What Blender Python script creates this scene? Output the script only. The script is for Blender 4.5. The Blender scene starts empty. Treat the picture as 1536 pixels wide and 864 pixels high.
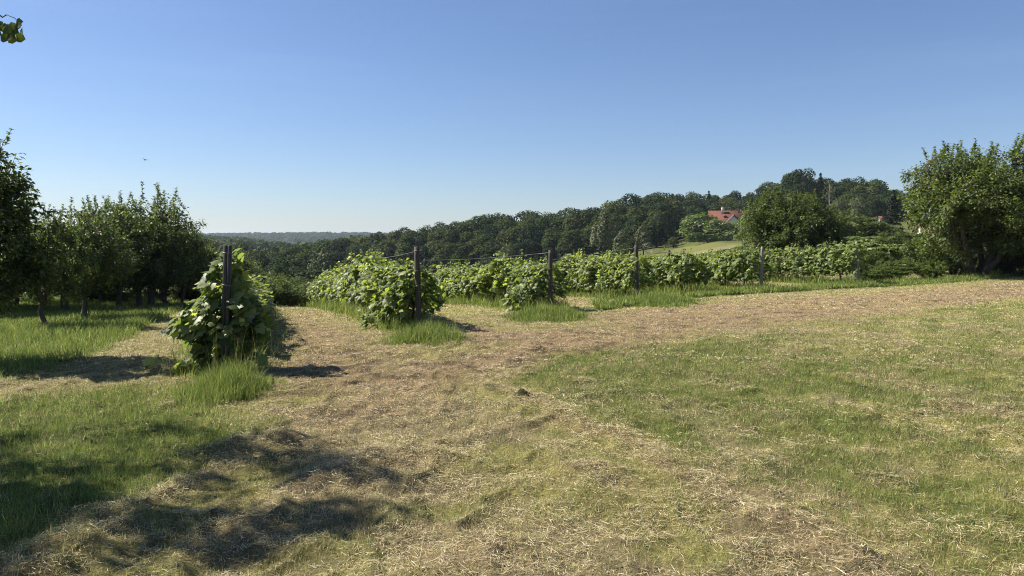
import bpy, math, random
import numpy as np
from mathutils import Vector, Matrix
random.seed(7)
rng = np.random.default_rng(11)
scene = bpy.context.scene
C = scene.collection
R = math.radians

# ------------------------------------------------------------------ camera
F = 1139.0                      # focal length in photo pixels (photo is 1536 wide)
HOR = 361.0                     # photo row of eye level
EYE = 1.65
PITCH = math.atan((432 - HOR) / F)
cp, sp = math.cos(PITCH), math.sin(PITCH)
cam_d = bpy.data.cameras.new('camera')
cam = bpy.data.objects.new('camera', cam_d); C.objects.link(cam)
cam.location = (0, 0, EYE); cam.rotation_euler = (math.pi/2 - PITCH, 0, 0)
cam_d.sensor_width = 36; cam_d.lens = 36 * F / 1536
cam_d.clip_start = 0.05; cam_d.clip_end = 30000
scene.camera = cam

# ------------------------------------------------------------------ noise
def _hash(ix, iy, seed):
    h = (ix.astype(np.int64) * 374761393 + iy.astype(np.int64) * 668265263 + seed * 1274126177) & 0xFFFFFFFF
    h = ((h ^ (h >> 13)) * 1274126177) & 0xFFFFFFFF
    h = (h ^ (h >> 16)) & 0xFFFFFFFF
    return h / 4294967295.0
def vnoise(x, y, s, seed=0):
    x = np.asarray(x, float) / s; y = np.asarray(y, float) / s
    ix = np.floor(x); iy = np.floor(y); fx = x - ix; fy = y - iy
    fx = fx*fx*(3-2*fx); fy = fy*fy*(3-2*fy)
    a = _hash(ix, iy, seed); b = _hash(ix+1, iy, seed); c = _hash(ix, iy+1, seed); d = _hash(ix+1, iy+1, seed)
    return (a*(1-fx)+b*fx)*(1-fy) + (c*(1-fx)+d*fx)*fy
def fbm(x, y, s, seed=0, o=3):
    t = 0; a = 1; n = 0
    for i in range(o):
        t = t + a*vnoise(x, y, s/(2**i), seed+i*17); n += a; a *= .5
    return t/n
def sstep(a, b, x):
    t = np.clip((np.asarray(x, float)-a)/(b-a), 0, 1); return t*t*(3-2*t)

# ------------------------------------------------------------------ terrain: heights along bearings (u = x/y)
DY = [0, 10, 15, 20, 26, 33, 45, 70, 110, 160, 220, 300, 420, 700, 1150, 1500, 2500, 3400, 5000]
TU = {
 -1.6: [0,-.1,-.25,-.45,-.75,-1.1,-1.8,-4,-9,-13,-15,-15,-13,-8,-2,-8,6,2,30],
 -.67: [0,-.1,-.25,-.45,-.75,-1.1,-1.8,-4,-9,-13,-15,-15,-13,-8,-2,-8,6,2,30],
 -.5:  [0,-.08,-.22,-.42,-.75,-1.15,-1.9,-4.5,-9.5,-13.5,-15.5,-15.5,-13,-7,6,-8,8,4,34],
 -.37: [0,-.06,-.18,-.38,-.75,-1.2,-2.2,-5,-10,-14,-16,-16,-13,-11,-7,-12,13,8,42],
 -.26: [0,-.03,-.12,-.35,-.75,-1.3,-2.5,-6,-11,-15,-17,-15,-13,-18,-20,-14,16,8,36],
 -.12: [0,0,-.06,-.25,-.6,-1.1,-2.2,-5,-9,-11,-11,-8,-6,-12,-16,-12,12,6,20],
 0:    [0,0,-.04,-.18,-.42,-.85,-1.8,-3.8,-6,-7,-6.5,-4,-3,-10,-12,-10,0,0,10],
 .12:  [0,0,-.03,-.12,-.28,-.55,-1.1,-2.2,-3.2,-3.4,-2,1,2,-5,-8,-8,0,0,10],
 .20:  [0,0,-.02,-.08,-.18,-.4,-.8,-1.4,-1.6,-1.2,.6,4,5,0,-5,-5,0,0,10],
 .28:  [0,0,0,-.04,-.1,-.22,-.4,-.6,-.5,.6,4.5,9,10,3,-4,-5,0,0,10],
 .36:  [0,0,0,-.02,-.06,-.1,-.1,.1,.6,2,5.5,11,12,6,0,-5,0,0,10],
 .47:  [0,0,0,0,-.02,.05,.2,.7,1.8,4,7,10.5,12,8,0,-5,0,0,10],
 .60:  [0,0,0,.02,.04,.08,.25,.9,2.4,5,8,11,12,8,0,-5,0,0,10],
 .9:   [0,0,0,.03,.06,.12,.3,1,2.6,5.2,8,11,12,8,0,-5,0,0,10],
 1.6:  [0,0,0,.03,.06,.12,.3,1,2.6,5.2,8,11,12,8,0,-5,0,0,10]}
_us = np.array(sorted(TU)); _tab = np.array([TU[u] for u in _us], float)
_ly = np.log(np.array(DY, float) + 6)
def _cr(tab, k, t):   # 1-D catmull-rom weights over clamped neighbours
    n = tab
    i0 = np.clip(k-1, 0, n-1); i1 = k; i2 = np.clip(k+1, 0, n-1); i3 = np.clip(k+2, 0, n-1)
    t2 = t*t; t3 = t2*t
    return (i0, i1, i2, i3), (-.5*t+t2-.5*t3, 1-2.5*t2+1.5*t3, .5*t+2*t2-1.5*t3, -.5*t2+.5*t3)
def T(x, y):
    x = np.asarray(x, float); y = np.asarray(y, float)
    r = np.hypot(x, y)
    ye = np.where(y > .5, y, 0.0)
    u = np.clip(x / np.maximum(ye, .5), -1.6, 1.6)
    ye = np.where(y > .5, np.maximum(y, r*.53), 0.0)
    l = np.log(ye + 6)
    ku = np.clip(np.searchsorted(_us, u, 'right')-1, 0, len(_us)-2); tu = (u-_us[ku])/(_us[ku+1]-_us[ku])
    ky = np.clip(np.searchsorted(_ly, l, 'right')-1, 0, len(_ly)-2); ty = np.clip((l-_ly[ky])/(_ly[ky+1]-_ly[ky]), 0, 1)
    ty = np.clip(ty, 0, 1)
    tu = tu*tu*(3-2*tu)
    iy, wy = _cr(len(_ly), ky, ty)
    z = 0
    for b, w in zip(iy, wy):
        z = z + w*(_tab[ku, b]*(1-tu) + _tab[ku+1, b]*tu)
    return z
def ray(px, py):
    a = (px-768)/F; b = (432-py)/F
    return np.array([a, cp + b*sp, -sp + b*cp])
def at(px, py, far=6000):
    """the point of the ground seen at a photo pixel"""
    d = ray(px, py); d = d/d[1]
    t = np.geomspace(.5, far, 3000)
    h = EYE + d[2]*t - T(d[0]*t, t)
    k = np.argmax(h < 0)
    if h[k] >= 0: k = len(t)-1
    a, b = t[max(k-1, 0)], t[k]
    return np.array([d[0]*b, b, float(T(d[0]*b, b))])
def xat(px, y, py=380): d = ray(px, py); return d[0]/d[1]*y
def zat(py, y, px=768): d = ray(px, py); return EYE + d[2]/d[1]*y
def ground(x, y): return float(T(x, y))
def proj(p):
    x, y, z = p[..., 0], p[..., 1], p[..., 2]-EYE
    f = y*cp - z*sp; u = y*sp + z*cp
    f = np.where(f < .05, .05, f)
    return 768 + F*x/f, 432 - F*u/f

# ------------------------------------------------------------------ mesh helpers
class MB:
    def __init__(s): s.V = []; s.Fc = []; s.A = []; s.n = 0
    def add(s, V, Fc, a=0.0):
        V = np.asarray(V, np.float32).reshape(-1, 3); Fc = np.asarray(Fc, np.int64).reshape(-1, 3)
        s.V.append(V); s.Fc.append(Fc + s.n)
        a = np.asarray(a, np.float32)
        if a.ndim == 0: a = np.full(len(V), float(a), np.float32)
        s.A.append(a); s.n += len(V)
    def build(s, name, mat, parent=None, smooth=False):
        return mk(name, np.concatenate(s.V), np.concatenate(s.Fc), mat, parent, tint=np.concatenate(s.A), smooth=smooth)
def mk(name, V, Fc, mat, parent=None, tint=None, col=None, smooth=False, extra=None):
    me = bpy.data.meshes.new(name)
    V = np.ascontiguousarray(V, np.float32); Fc = np.ascontiguousarray(Fc, np.int32)
    me.vertices.add(len(V)); me.vertices.foreach_set('co', V.ravel())
    me.loops.add(Fc.size); me.loops.foreach_set('vertex_index', Fc.ravel())
    me.polygons.add(len(Fc)); me.polygons.foreach_set('loop_start', np.arange(0, Fc.size, 3, dtype=np.int32))
    if smooth: me.polygons.foreach_set('use_smooth', np.ones(len(Fc), bool))
    me.update(calc_edges=True)
    if tint is not None:
        a = me.attributes.new('tint', 'FLOAT', 'POINT'); a.data.foreach_set('value', np.ascontiguousarray(tint, np.float32))
    if col is not None:
        c4 = np.ones((len(V), 4), np.float32); c4[:, :3] = col
        a = me.attributes.new('col', 'FLOAT_COLOR', 'POINT'); a.data.foreach_set('color', c4.ravel())
    for k, v in (extra or {}).items():
        a = me.attributes.new(k, 'FLOAT', 'POINT'); a.data.foreach_set('value', np.ascontiguousarray(v, np.float32))
    me.materials.append(mat)
    o = bpy.data.objects.new(name, me); C.objects.link(o)
    if parent is not None: o.parent = parent
    return o
def tag(o, label=None, cat=None, group=None, kind=None):
    if label: o['label'] = label
    if cat: o['category'] = cat
    if group: o['group'] = group
    if kind: o['kind'] = kind
    return o
def empty(name, loc, label, cat, group=None, rz=0, sc=1):
    o = bpy.data.objects.new(name, None); C.objects.link(o); o.empty_display_size = .2
    o.location = loc; o.rotation_euler = (0, 0, rz); o.scale = (sc, sc, sc) if not hasattr(sc, '__len__') else sc
    return tag(o, label, cat, group)
def dup(root, loc, rz=0, sc=1, label=None, group=None, tilt=(0, 0)):
    r = root.copy(); C.objects.link(r)
    r.location = loc; r.rotation_euler = (tilt[0], tilt[1], rz); r.scale = (sc, sc, sc) if not hasattr(sc, '__len__') else sc
    if label: r['label'] = label
    if group: r['group'] = group
    for ch in root.children:
        c = ch.copy(); C.objects.link(c); c.parent = r
        for g in ch.children:
            d = g.copy(); C.objects.link(d); d.parent = c
    return r
def tube(mb, P, rad, n=6, a=0.0, cap=True):
    P = np.asarray(P, float); m = len(P); rad = np.broadcast_to(np.asarray(rad, float), (m,))
    d = np.gradient(P, axis=0); d /= np.linalg.norm(d, axis=1)[:, None] + 1e-9
    ref = np.array([0, 0, 1.]) if abs(d[0, 2]) < .9 else np.array([1., 0, 0])
    V = []
    for i in range(m):
        s = np.cross(d[i], ref); s /= np.linalg.norm(s)+1e-9; t = np.cross(s, d[i])
        an = np.arange(n)*2*math.pi/n
        V.append(P[i] + rad[i]*(np.cos(an)[:, None]*s + np.sin(an)[:, None]*t))
    V = np.concatenate(V); Fc = []
    for i in range(m-1):
        for j in range(n):
            k = (j+1) % n; q = i*n
            Fc += [(q+j, q+k, q+n+k), (q+j, q+n+k, q+n+j)]
    if cap:
        V = np.vstack([V, P[-1], P[0]]); e = (m-1)*n
        for j in range(n):
            k = (j+1) % n
            Fc += [(e+j, e+k, m*n), (k, j, m*n+1)]
    mb.add(V, Fc, a)
def box(mb, c, s, rz=0, a=0.0, bev=0.0):
    """box centred at c; bev > 0 chamfers the vertical and top edges"""
    x, y, z = s[0]/2, s[1]/2, s[2]/2
    if bev <= 0:
        V = np.array([(i*x, j*y, k*z) for k in (-1, 1) for j in (-1, 1) for i in (-1, 1)], float)
        Fc = [(0,2,3),(0,3,1),(4,5,7),(4,7,6),(0,1,5),(0,5,4),(2,6,7),(2,7,3),(0,4,6),(0,6,2),(1,3,7),(1,7,5)]
    else:
        def ring(xx, yy, b, zz): return [(-xx+b,-yy,zz),(xx-b,-yy,zz),(xx,-yy+b,zz),(xx,yy-b,zz),(xx-b,yy,zz),(-xx+b,yy,zz),(-xx,yy-b,zz),(-xx,-yy+b,zz)]
        V = ring(x, y, bev, -z) + ring(x, y, bev, z-bev) + ring(x-bev, y-bev, bev*.5, z)
        V = np.array(V, float); Fc = []
        for q in (0, 8):
            for j in range(8):
                k = (j+1) % 8; Fc += [(q+j, q+k, q+8+k), (q+j, q+8+k, q+8+j)]
        Fc += [(16, 16+j, 17+j) for j in range(1, 7)] + [(0, j+1, j) for j in range(1, 7)]
    c_, s_ = math.cos(rz), math.sin(rz)
    V = V @ np.array([[c_, s_, 0], [-s_, c_, 0], [0, 0, 1]]) + np.asarray(c, float)
    mb.add(V, Fc, a)
def nrm(v): return v/(np.linalg.norm(v, axis=-1, keepdims=True)+1e-9)
def rdir(n, g=None):
    g = g or rng
    return nrm(g.normal(size=(n, 3)))

# leaf templates: x across, y along, z normal
APPLE = (np.array([(0,0,0),(.30,.42,.07),(0,1,-.05),(-.30,.42,.07)]), [(0,1,2),(0,2,3)])
_h = [(.10,-.10),(.34,-.06),(.52,.16),(.40,.30),(.56,.52),(.30,.60),(.22,.78)]
_o = [(0.0,0.0)] + _h + [(0,1.0)] + [(-x,y) for x, y in reversed(_h)]
GRAPE = (np.array([(0,.38,.05)] + [(x, y, .05-.32*abs(x)-.10*(y-.3)**2*2) for x, y in _o]), [(0, i, i+1) for i in range(1, len(_o))] + [(0, len(_o), 1)])
CLUMP = (np.array([(0,-.5,0),(.42,-.12,.12),(.5,.35,-.05),(.05,.55,.1),(-.45,.25,-.08),(-.38,-.3,.1)]), [(0,1,2),(0,2,3),(0,3,4),(0,4,5)])
def leaves(mb, P, N, D, size, tint, tpl):
    """leaves at P with normals N pointing along D"""
    N = nrm(np.asarray(N, float)); D = np.asarray(D, float)
    D = nrm(D - (D*N).sum(1)[:, None]*N); X = np.cross(D, N)
    t, f = tpl; k = len(t); n = len(P)
    size = np.broadcast_to(np.asarray(size, float), (n,))
    V = P[:, None, :] + size[:, None, None]*(t[None, :, 0:1]*X[:, None] + t[None, :, 1:2]*D[:, None] + t[None, :, 2:3]*N[:, None])
    Fc = (np.asarray(f)[None] + (np.arange(n)*k)[:, None, None]).reshape(-1, 3)
    mb.add(V.reshape(-1, 3), Fc, np.repeat(np.broadcast_to(tint, (n,)), k))

# ------------------------------------------------------------------ materials
def mat(name):
    m = bpy.data.materials.new(name); m.use_nodes = True
    nt = m.node_tree; nt.nodes.clear(); return m, nt, nt.nodes, nt.links
def ramp(nodes, stops):
    r = nodes.new('ShaderNodeValToRGB'); e = r.color_ramp.elements
    while len(e) < len(stops): e.new(.5)
    for i, (p, c) in enumerate(stops): e[i].position = p; e[i].color = (*c, 1)
    return r
def leaf_mat(name, stops, rough=.45, spec=.4, trans=.28, tcol=(1.5, 1.6, .6), orand=.25):
    m, nt, N, L = mat(name)
    at_ = N.new('ShaderNodeAttribute'); at_.attribute_name = 'tint'
    oi = N.new('ShaderNodeObjectInfo')
    ma = N.new('ShaderNodeMath'); ma.operation = 'MULTIPLY_ADD'; ma.inputs[1].default_value = orand; L.new(oi.outputs['Random'], ma.inputs[0])
    sb = N.new('ShaderNodeMath'); sb.operation = 'SUBTRACT'; L.new(at_.outputs['Fac'], sb.inputs[0]); sb.inputs[1].default_value = orand/2
    L.new(sb.outputs[0], ma.inputs[2])
    r = ramp(N, stops); L.new(ma.outputs[0], r.inputs[0])
    p = N.new('ShaderNodeBsdfPrincipled'); p.inputs['Roughness'].default_value = rough
    p.inputs['Specular IOR Level'].default_value = spec; L.new(r.outputs[0], p.inputs['Base Color'])
    t = N.new('ShaderNodeBsdfTranslucent')
    mx = N.new('ShaderNodeMix'); mx.data_type = 'RGBA'; mx.blend_type = 'MULTIPLY'; mx.inputs[0].default_value = 1
    L.new(r.outputs[0], mx.inputs[6]); mx.inputs[7].default_value = (*tcol, 1); L.new(mx.outputs[2], t.inputs['Color'])
    ms = N.new('ShaderNodeMixShader'); ms.inputs[0].default_value = trans
    L.new(p.outputs[0], ms.inputs[1]); L.new(t.outputs[0], ms.inputs[2])
    o = N.new('ShaderNodeOutputMaterial'); L.new(ms.outputs[0], o.inputs[0]); return m
def bark_mat(name, c1, c2, scale=9, rough=.9, stretch=(1, 1, .18)):
    m, nt, N, L = mat(name)
    tc = N.new('ShaderNodeTexCoord'); mp = N.new('ShaderNodeMapping'); mp.inputs['Scale'].default_value = stretch
    L.new(tc.outputs['Object'], mp.inputs[0])
    n = N.new('ShaderNodeTexNoise'); n.inputs['Scale'].default_value = scale; n.inputs['Detail'].default_value = 8; n.inputs['Roughness'].default_value = .7
    L.new(mp.outputs[0], n.inputs['Vector'])
    r = ramp(N, [(.3, c1), (.7, c2)]); L.new(n.outputs[0], r.inputs[0])
    b = N.new('ShaderNodeBump'); b.inputs['Strength'].default_value = .6; b.inputs['Distance'].default_value = .02; L.new(n.outputs[0], b.inputs['Height'])
    p = N.new('ShaderNodeBsdfPrincipled'); p.inputs['Roughness'].default_value = rough; p.inputs['Specular IOR Level'].default_value = .2
    L.new(r.outputs[0], p.inputs['Base Color']); L.new(b.outputs[0], p.inputs['Normal'])
    o = N.new('ShaderNodeOutputMaterial'); L.new(p.outputs[0], o.inputs[0]); return m
def plain_mat(name, c, rough=.6, metal=0, noise=.15, scale=20):
    m, nt, N, L = mat(name)
    tc = N.new('ShaderNodeTexCoord'); n = N.new('ShaderNodeTexNoise'); n.inputs['Scale'].default_value = scale; n.inputs['Detail'].default_value = 6
    L.new(tc.outputs['Object'], n.inputs['Vector'])
    r = ramp(N, [(.3, tuple(v*(1-noise) for v in c)), (.7, tuple(min(1, v*(1+noise)) for v in c))]); L.new(n.outputs[0], r.inputs[0])
    p = N.new('ShaderNodeBsdfPrincipled'); p.inputs['Roughness'].default_value = rough; p.inputs['Metallic'].default_value = metal
    L.new(r.outputs[0], p.inputs['Base Color']); o = N.new('ShaderNodeOutputMaterial'); L.new(p.outputs[0], o.inputs[0]); return m
def blade_mat(name, trans=.42, rough=.55, spec=.3):
    m, nt, N, L = mat(name)
    a = N.new('ShaderNodeAttribute'); a.attribute_name = 'col'
    p = N.new('ShaderNodeBsdfPrincipled'); p.inputs['Roughness'].default_value = rough; p.inputs['Specular IOR Level'].default_value = spec
    t = N.new('ShaderNodeBsdfTranslucent'); L.new(a.outputs['Color'], p.inputs['Base Color']); L.new(a.outputs['Color'], t.inputs['Color'])
    ms = N.new('ShaderNodeMixShader'); ms.inputs[0].default_value = trans; L.new(p.outputs[0], ms.inputs[1]); L.new(t.outputs[0], ms.inputs[2])
    o = N.new('ShaderNodeOutputMaterial'); L.new(ms.outputs[0], o.inputs[0]); return m
M = dict(
 vine=leaf_mat('grape_leaf', [(0, (.04,.066,.018)), (.35, (.115,.155,.05)), (.7, (.24,.28,.12)), (1, (.36,.38,.12))], rough=.46, spec=.42, trans=.5, orand=.12),
 apple=leaf_mat('orchard_leaf', [(0, (.034,.05,.014)), (.5, (.092,.124,.040)), (.85, (.155,.19,.06)), (1, (.20,.23,.05))], rough=.5, spec=.3, trans=.36),
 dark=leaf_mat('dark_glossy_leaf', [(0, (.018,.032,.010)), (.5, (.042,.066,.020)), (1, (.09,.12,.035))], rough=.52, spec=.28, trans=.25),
 lime=leaf_mat('bright_shrub_leaf', [(0, (.05,.08,.017)), (.5, (.10,.14,.032)), (1, (.17,.21,.05))], rough=.5, spec=.35, trans=.3),
 wood=leaf_mat('woodland_leaf', [(0, (.012,.023,.010)), (.3, (.027,.045,.018)), (.6, (.05,.068,.020)), (1, (.10,.106,.032))], rough=.7, spec=.06, trans=.2, orand=.62),
 willow=leaf_mat('pale_willow_leaf', [(0, (.05,.065,.03)), (.5, (.085,.10,.045)), (1, (.13,.14,.07))], rough=.6, spec=.25, trans=.2),
 conifer=leaf_mat('conifer_needle', [(0, (.010,.018,.010)), (1, (.03,.045,.022))], rough=.6, spec=.2, trans=.05),
 dark_bark=bark_mat('dark_bark', (.018,.014,.011), (.06,.05,.04)),
 bark=bark_mat('grey_bark', (.035,.028,.022), (.13,.11,.09)),
 pale_bark=bark_mat('pale_bark', (.16,.15,.13), (.34,.32,.28)),
 vinebark=bark_mat('vine_bark', (.03,.022,.016), (.11,.085,.06), 22),
 post=bark_mat('weathered_post_wood', (.024,.022,.020), (.115,.105,.09), 26, .85, (1, 1, .06)),
 darkpost=bark_mat('dark_stained_post', (.02,.019,.016), (.085,.08,.07), 30, .6, (1, 1, .05)),
 palepost=bark_mat('pale_weathered_post', (.10,.095,.085), (.30,.28,.25), 26, .85, (1, 1, .06)),
 wire=plain_mat('galvanised_wire', (.22,.21,.19), .45, .7),
 blade=blade_mat('grass_blade'), straw=blade_mat('dry_straw', .12, .6, .25),
)
# ------------------------------------------------------------------ light and sky
EL, SX, SY = R(46), -.965, .26
S = Vector((SX*math.cos(EL), SY*math.cos(EL), math.sin(EL))).normalized()
sd = bpy.data.lights.new('sun', 'SUN'); sd.energy = 5.0; sd.angle = R(.55); sd.color = (1.0, .93, .82)
so = bpy.data.objects.new('sun', sd); C.objects.link(so); so.rotation_euler = S.to_track_quat('Z', 'Y').to_euler(); so.location = (-20, 10, 30)
w = bpy.data.worlds.new('World'); scene.world = w; w.use_nodes = True
nt = w.node_tree; bg = nt.nodes['Background']; bg.inputs['Strength'].default_value = .053
sk = nt.nodes.new('ShaderNodeTexSky'); sk.sky_type = 'NISHITA'; sk.sun_disc = False
sk.sun_elevation = EL; sk.sun_rotation = math.atan2(SX, SY)
sk.altitude = 200; sk.air_density = 1.0; sk.dust_density = .45; sk.ozone_density = 4.5
mt = nt.nodes.new('ShaderNodeMix'); mt.data_type = 'RGBA'; mt.blend_type = 'MULTIPLY'; mt.inputs[0].default_value = 1; mt.inputs[7].default_value = (.99, 1.0, 1.11, 1)
nt.links.new(sk.outputs[0], mt.inputs[6])
wc = nt.nodes.new('ShaderNodeTexCoord'); wm = nt.nodes.new('ShaderNodeMapping'); wm.inputs['Scale'].default_value = (1.2, 1.2, 14); wm.inputs['Rotation'].default_value = (0.05, .03, 0)
wn = nt.nodes.new('ShaderNodeTexNoise'); wn.inputs['Scale'].default_value = 2.3; wn.inputs['Detail'].default_value = 6
nt.links.new(wc.outputs['Generated'], wm.inputs[0]); nt.links.new(wm.outputs[0], wn.inputs['Vector'])
wr = ramp(nt.nodes, [(.52, (0, 0, 0)), (.82, (.025, .025, .025))]); nt.links.new(wn.outputs[0], wr.inputs[0])
wx_ = nt.nodes.new('ShaderNodeMix'); wx_.data_type = 'RGBA'; wx_.inputs[7].default_value = (11, 12, 13.5, 1); nt.links.new(wr.outputs[0], wx_.inputs[0]); nt.links.new(mt.outputs[2], wx_.inputs[6])
nt.links.new(wx_.outputs[2], bg.inputs['Color'])
vs = scene.view_settings; vs.view_transform = 'Standard'; vs.look = 'None'; vs.exposure = 1.12; vs.gamma = 1; vs.use_curve_mapping = False
cy = scene.cycles; cy.max_bounces = 4; cy.diffuse_bounces = 2; cy.glossy_bounces = 1; cy.transmission_bounces = 3; cy.volume_bounces = 0; cy.transparent_max_bounces = 4
cy.caustics_reflective = False; cy.caustics_refractive = False
cy.pixel_filter_type = 'BLACKMAN_HARRIS'; cy.filter_width = 1.05; cy.use_denoising = True; cy.denoiser = 'OPENIMAGEDENOISE'; cy.denoising_input_passes = 'RGB_ALBEDO_NORMAL'; cy.denoising_prefilter = 'NONE'

# ------------------------------------------------------------------ vineyard layout: posts seen in the photo
DIR = np.array([-.335, 1.0]); DIR /= np.linalg.norm(DIR); NRM = np.array([DIR[1], -DIR[0]])
POSTS = dict(A=at(341, 563), B=at(629, 496), C=at(826, 468), D=at(956, 449), E=at(1040, 441), F=at(1142, 437), G=at(1288, 428))
ROWLEN = dict(A=26, B=25, C=27, D=30, E=30, F=30, G=28)
def along(k, s, off=0):
    p = POSTS[k][:2] + DIR*s + NRM*off
    return p[0], p[1]

# ------------------------------------------------------------------ ground regions
def W(pts): return np.array([at(px, py)[:2] for px, py in pts])
def sdpoly(x, y, poly):
    d = np.full(x.shape, 1e9); ins = np.zeros(x.shape, bool)
    n = len(poly)
    for i in range(n):
        ax, ay = poly[i]; bx, by = poly[(i+1) % n]
        ex, ey = bx-ax, by-ay; l = ex*ex+ey*ey+1e-9
        t = np.clip(((x-ax)*ex+(y-ay)*ey)/l, 0, 1)
        d = np.minimum(d, np.hypot(x-ax-t*ex, y-ay-t*ey))
        c = ((ay > y) != (by > y)) & (x < ex*(y-ay)/(ey if ey else 1e-9)+ax)
        ins ^= c
    return np.where(ins, d, -d)
def dline(x, y, poly):
    d = np.full(x.shape, 1e9)
    for i in range(len(poly)-1):
        ax, ay = poly[i]; bx, by = poly[i+1]; ex, ey = bx-ax, by-ay; l = ex*ex+ey*ey+1e-9
        t = np.clip(((x-ax)*ex+(y-ay)*ey)/l, 0, 1); d = np.minimum(d, np.hypot(x-ax-t*ex, y-ay-t*ey))
    return d
P_BROWN = W([(424,470),(468,467),(520,490),(590,522),(640,540),(710,522),(640,497),(640,478),(760,492),(860,492),(870,470),(1040,455),(1250,443),(1536,424),(2000,405),
             (2000,430),(1536,446),(1250,482),(1060,503),(900,528),(770,562),(690,592),(620,622),(530,645),(450,640),(420,600),(400,580),(430,520)])
P_LAWN = W([(-500,560),(0,596),(130,588),(250,575),(300,610),(400,640),(400,660),(330,700),(230,770),(110,850),(60,900),(-600,900)])
P_PATH = W([(-80,625),(0,588),(110,548),(170,522),(210,503),(250,487),(272,482),(282,497),(270,530),(262,566),(180,580),(60,590),(-80,650)])
P_MEADOW = W([(-900,640),(-80,600),(0,578),(90,548),(150,524),(190,503),(235,484),(262,470),(300,456),(-1500,456)])
P_GREEN = W([(748,578),(800,538),(900,522),(1050,502),(1250,480),(1536,448),(2200,420),(2200,640),(1900,900),(1400,900),(1190,775),(1010,690),(850,625)])
L_WIND = W([(735,585),(790,606),(860,632),(940,665),(1010,700),(1090,745),(1180,800),(1290,862),(1400,930)])
L_HAY = [W([(40,880),(160,800),(290,730),(400,672),(440,668)]), W([(300,830),(420,770),(520,720),(580,690),(640,676)])]
HEAPS = [(np.r_[W([(1195,795)])[0]], .22, .06), (np.r_[W([(1268,832)])[0]], .13, .05), (np.r_[W([(778,600)])[0]], .10, .06),
         (np.r_[W([(405,676)])[0]], .38, .09), (np.r_[W([(600,690)])[0]], .30, .06), (np.r_[W([(130,830)])[0]], .35, .08), (np.r_[W([(520,725)])[0]], .3, .05),
         (np.r_[W([(1150,560)])[0]], .25, .03), (np.r_[W([(700,855)])[0]], .3, .04), (np.r_[W([(880,720)])[0]], .3, .04)]
TUFTS = [(np.r_[W([(337,592)])[0]], .66, .44), (np.r_[W([(641,511)])[0]], .75, .42), (np.r_[W([(822,477)])[0]], 1.1, .34), (np.r_[W([(985,455)])[0]], 1.4, .33),
         (np.r_[W([(935,640)])[0]], .2, .12), (np.r_[W([(590,775)])[0]], .3, .07), (np.r_[W([(1235,530)])[0]], .4, .09)]
SOLID = 4
L_BANK = W([(900,466),(960,458),(1050,446),(1130,441),(1250,434),(1340,430),(1430,424),(1536,413),(1800,400)])
ROWS2 = {k: np.array([along(k, -.4), along(k, ROWLEN[k])]) for k in POSTS}
def relief(x, y):
    r = np.hypot(x, y); fade = 1-sstep(16, 30, r)
    z = fade*(.05*(fbm(x, y, .55, 3, 4)-.5) + .045*(fbm(x, y, .17, 9, 3)-.5))
    near = r < 16
    xn, yn = x[near], y[near]; dz = np.zeros(xn.shape)
    jag = .6+.8*fbm(xn, yn, .13, 21, 3)
    wx = xn+.25*(fbm(xn, yn, .6, 41)-.5); wy = yn+.25*(fbm(xn, yn, .6, 43)-.5)
    for l, hgt, wd in [(L_WIND, .035, .16)]+[(l, .025, .25) for l in L_HAY]:
        dz += hgt*jag*np.exp(-(dline(wx, wy, l)/wd)**2)
    for c, rad, hgt in HEAPS:
        dz += hgt*jag*np.exp(-((wx-c[0])**2+(wy-c[1])**2)/rad**2)
    rdg = 1-2*np.abs(fbm(xn, yn, .42, 211, 3)-.5); dz += .07*np.clip(rdg-.72, 0, 1)*2*(1-sstep(11, 16, r[near]))
    z[near] += dz
    return z
def H(x, y): return T(x, y) + relief(x, y)
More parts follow.
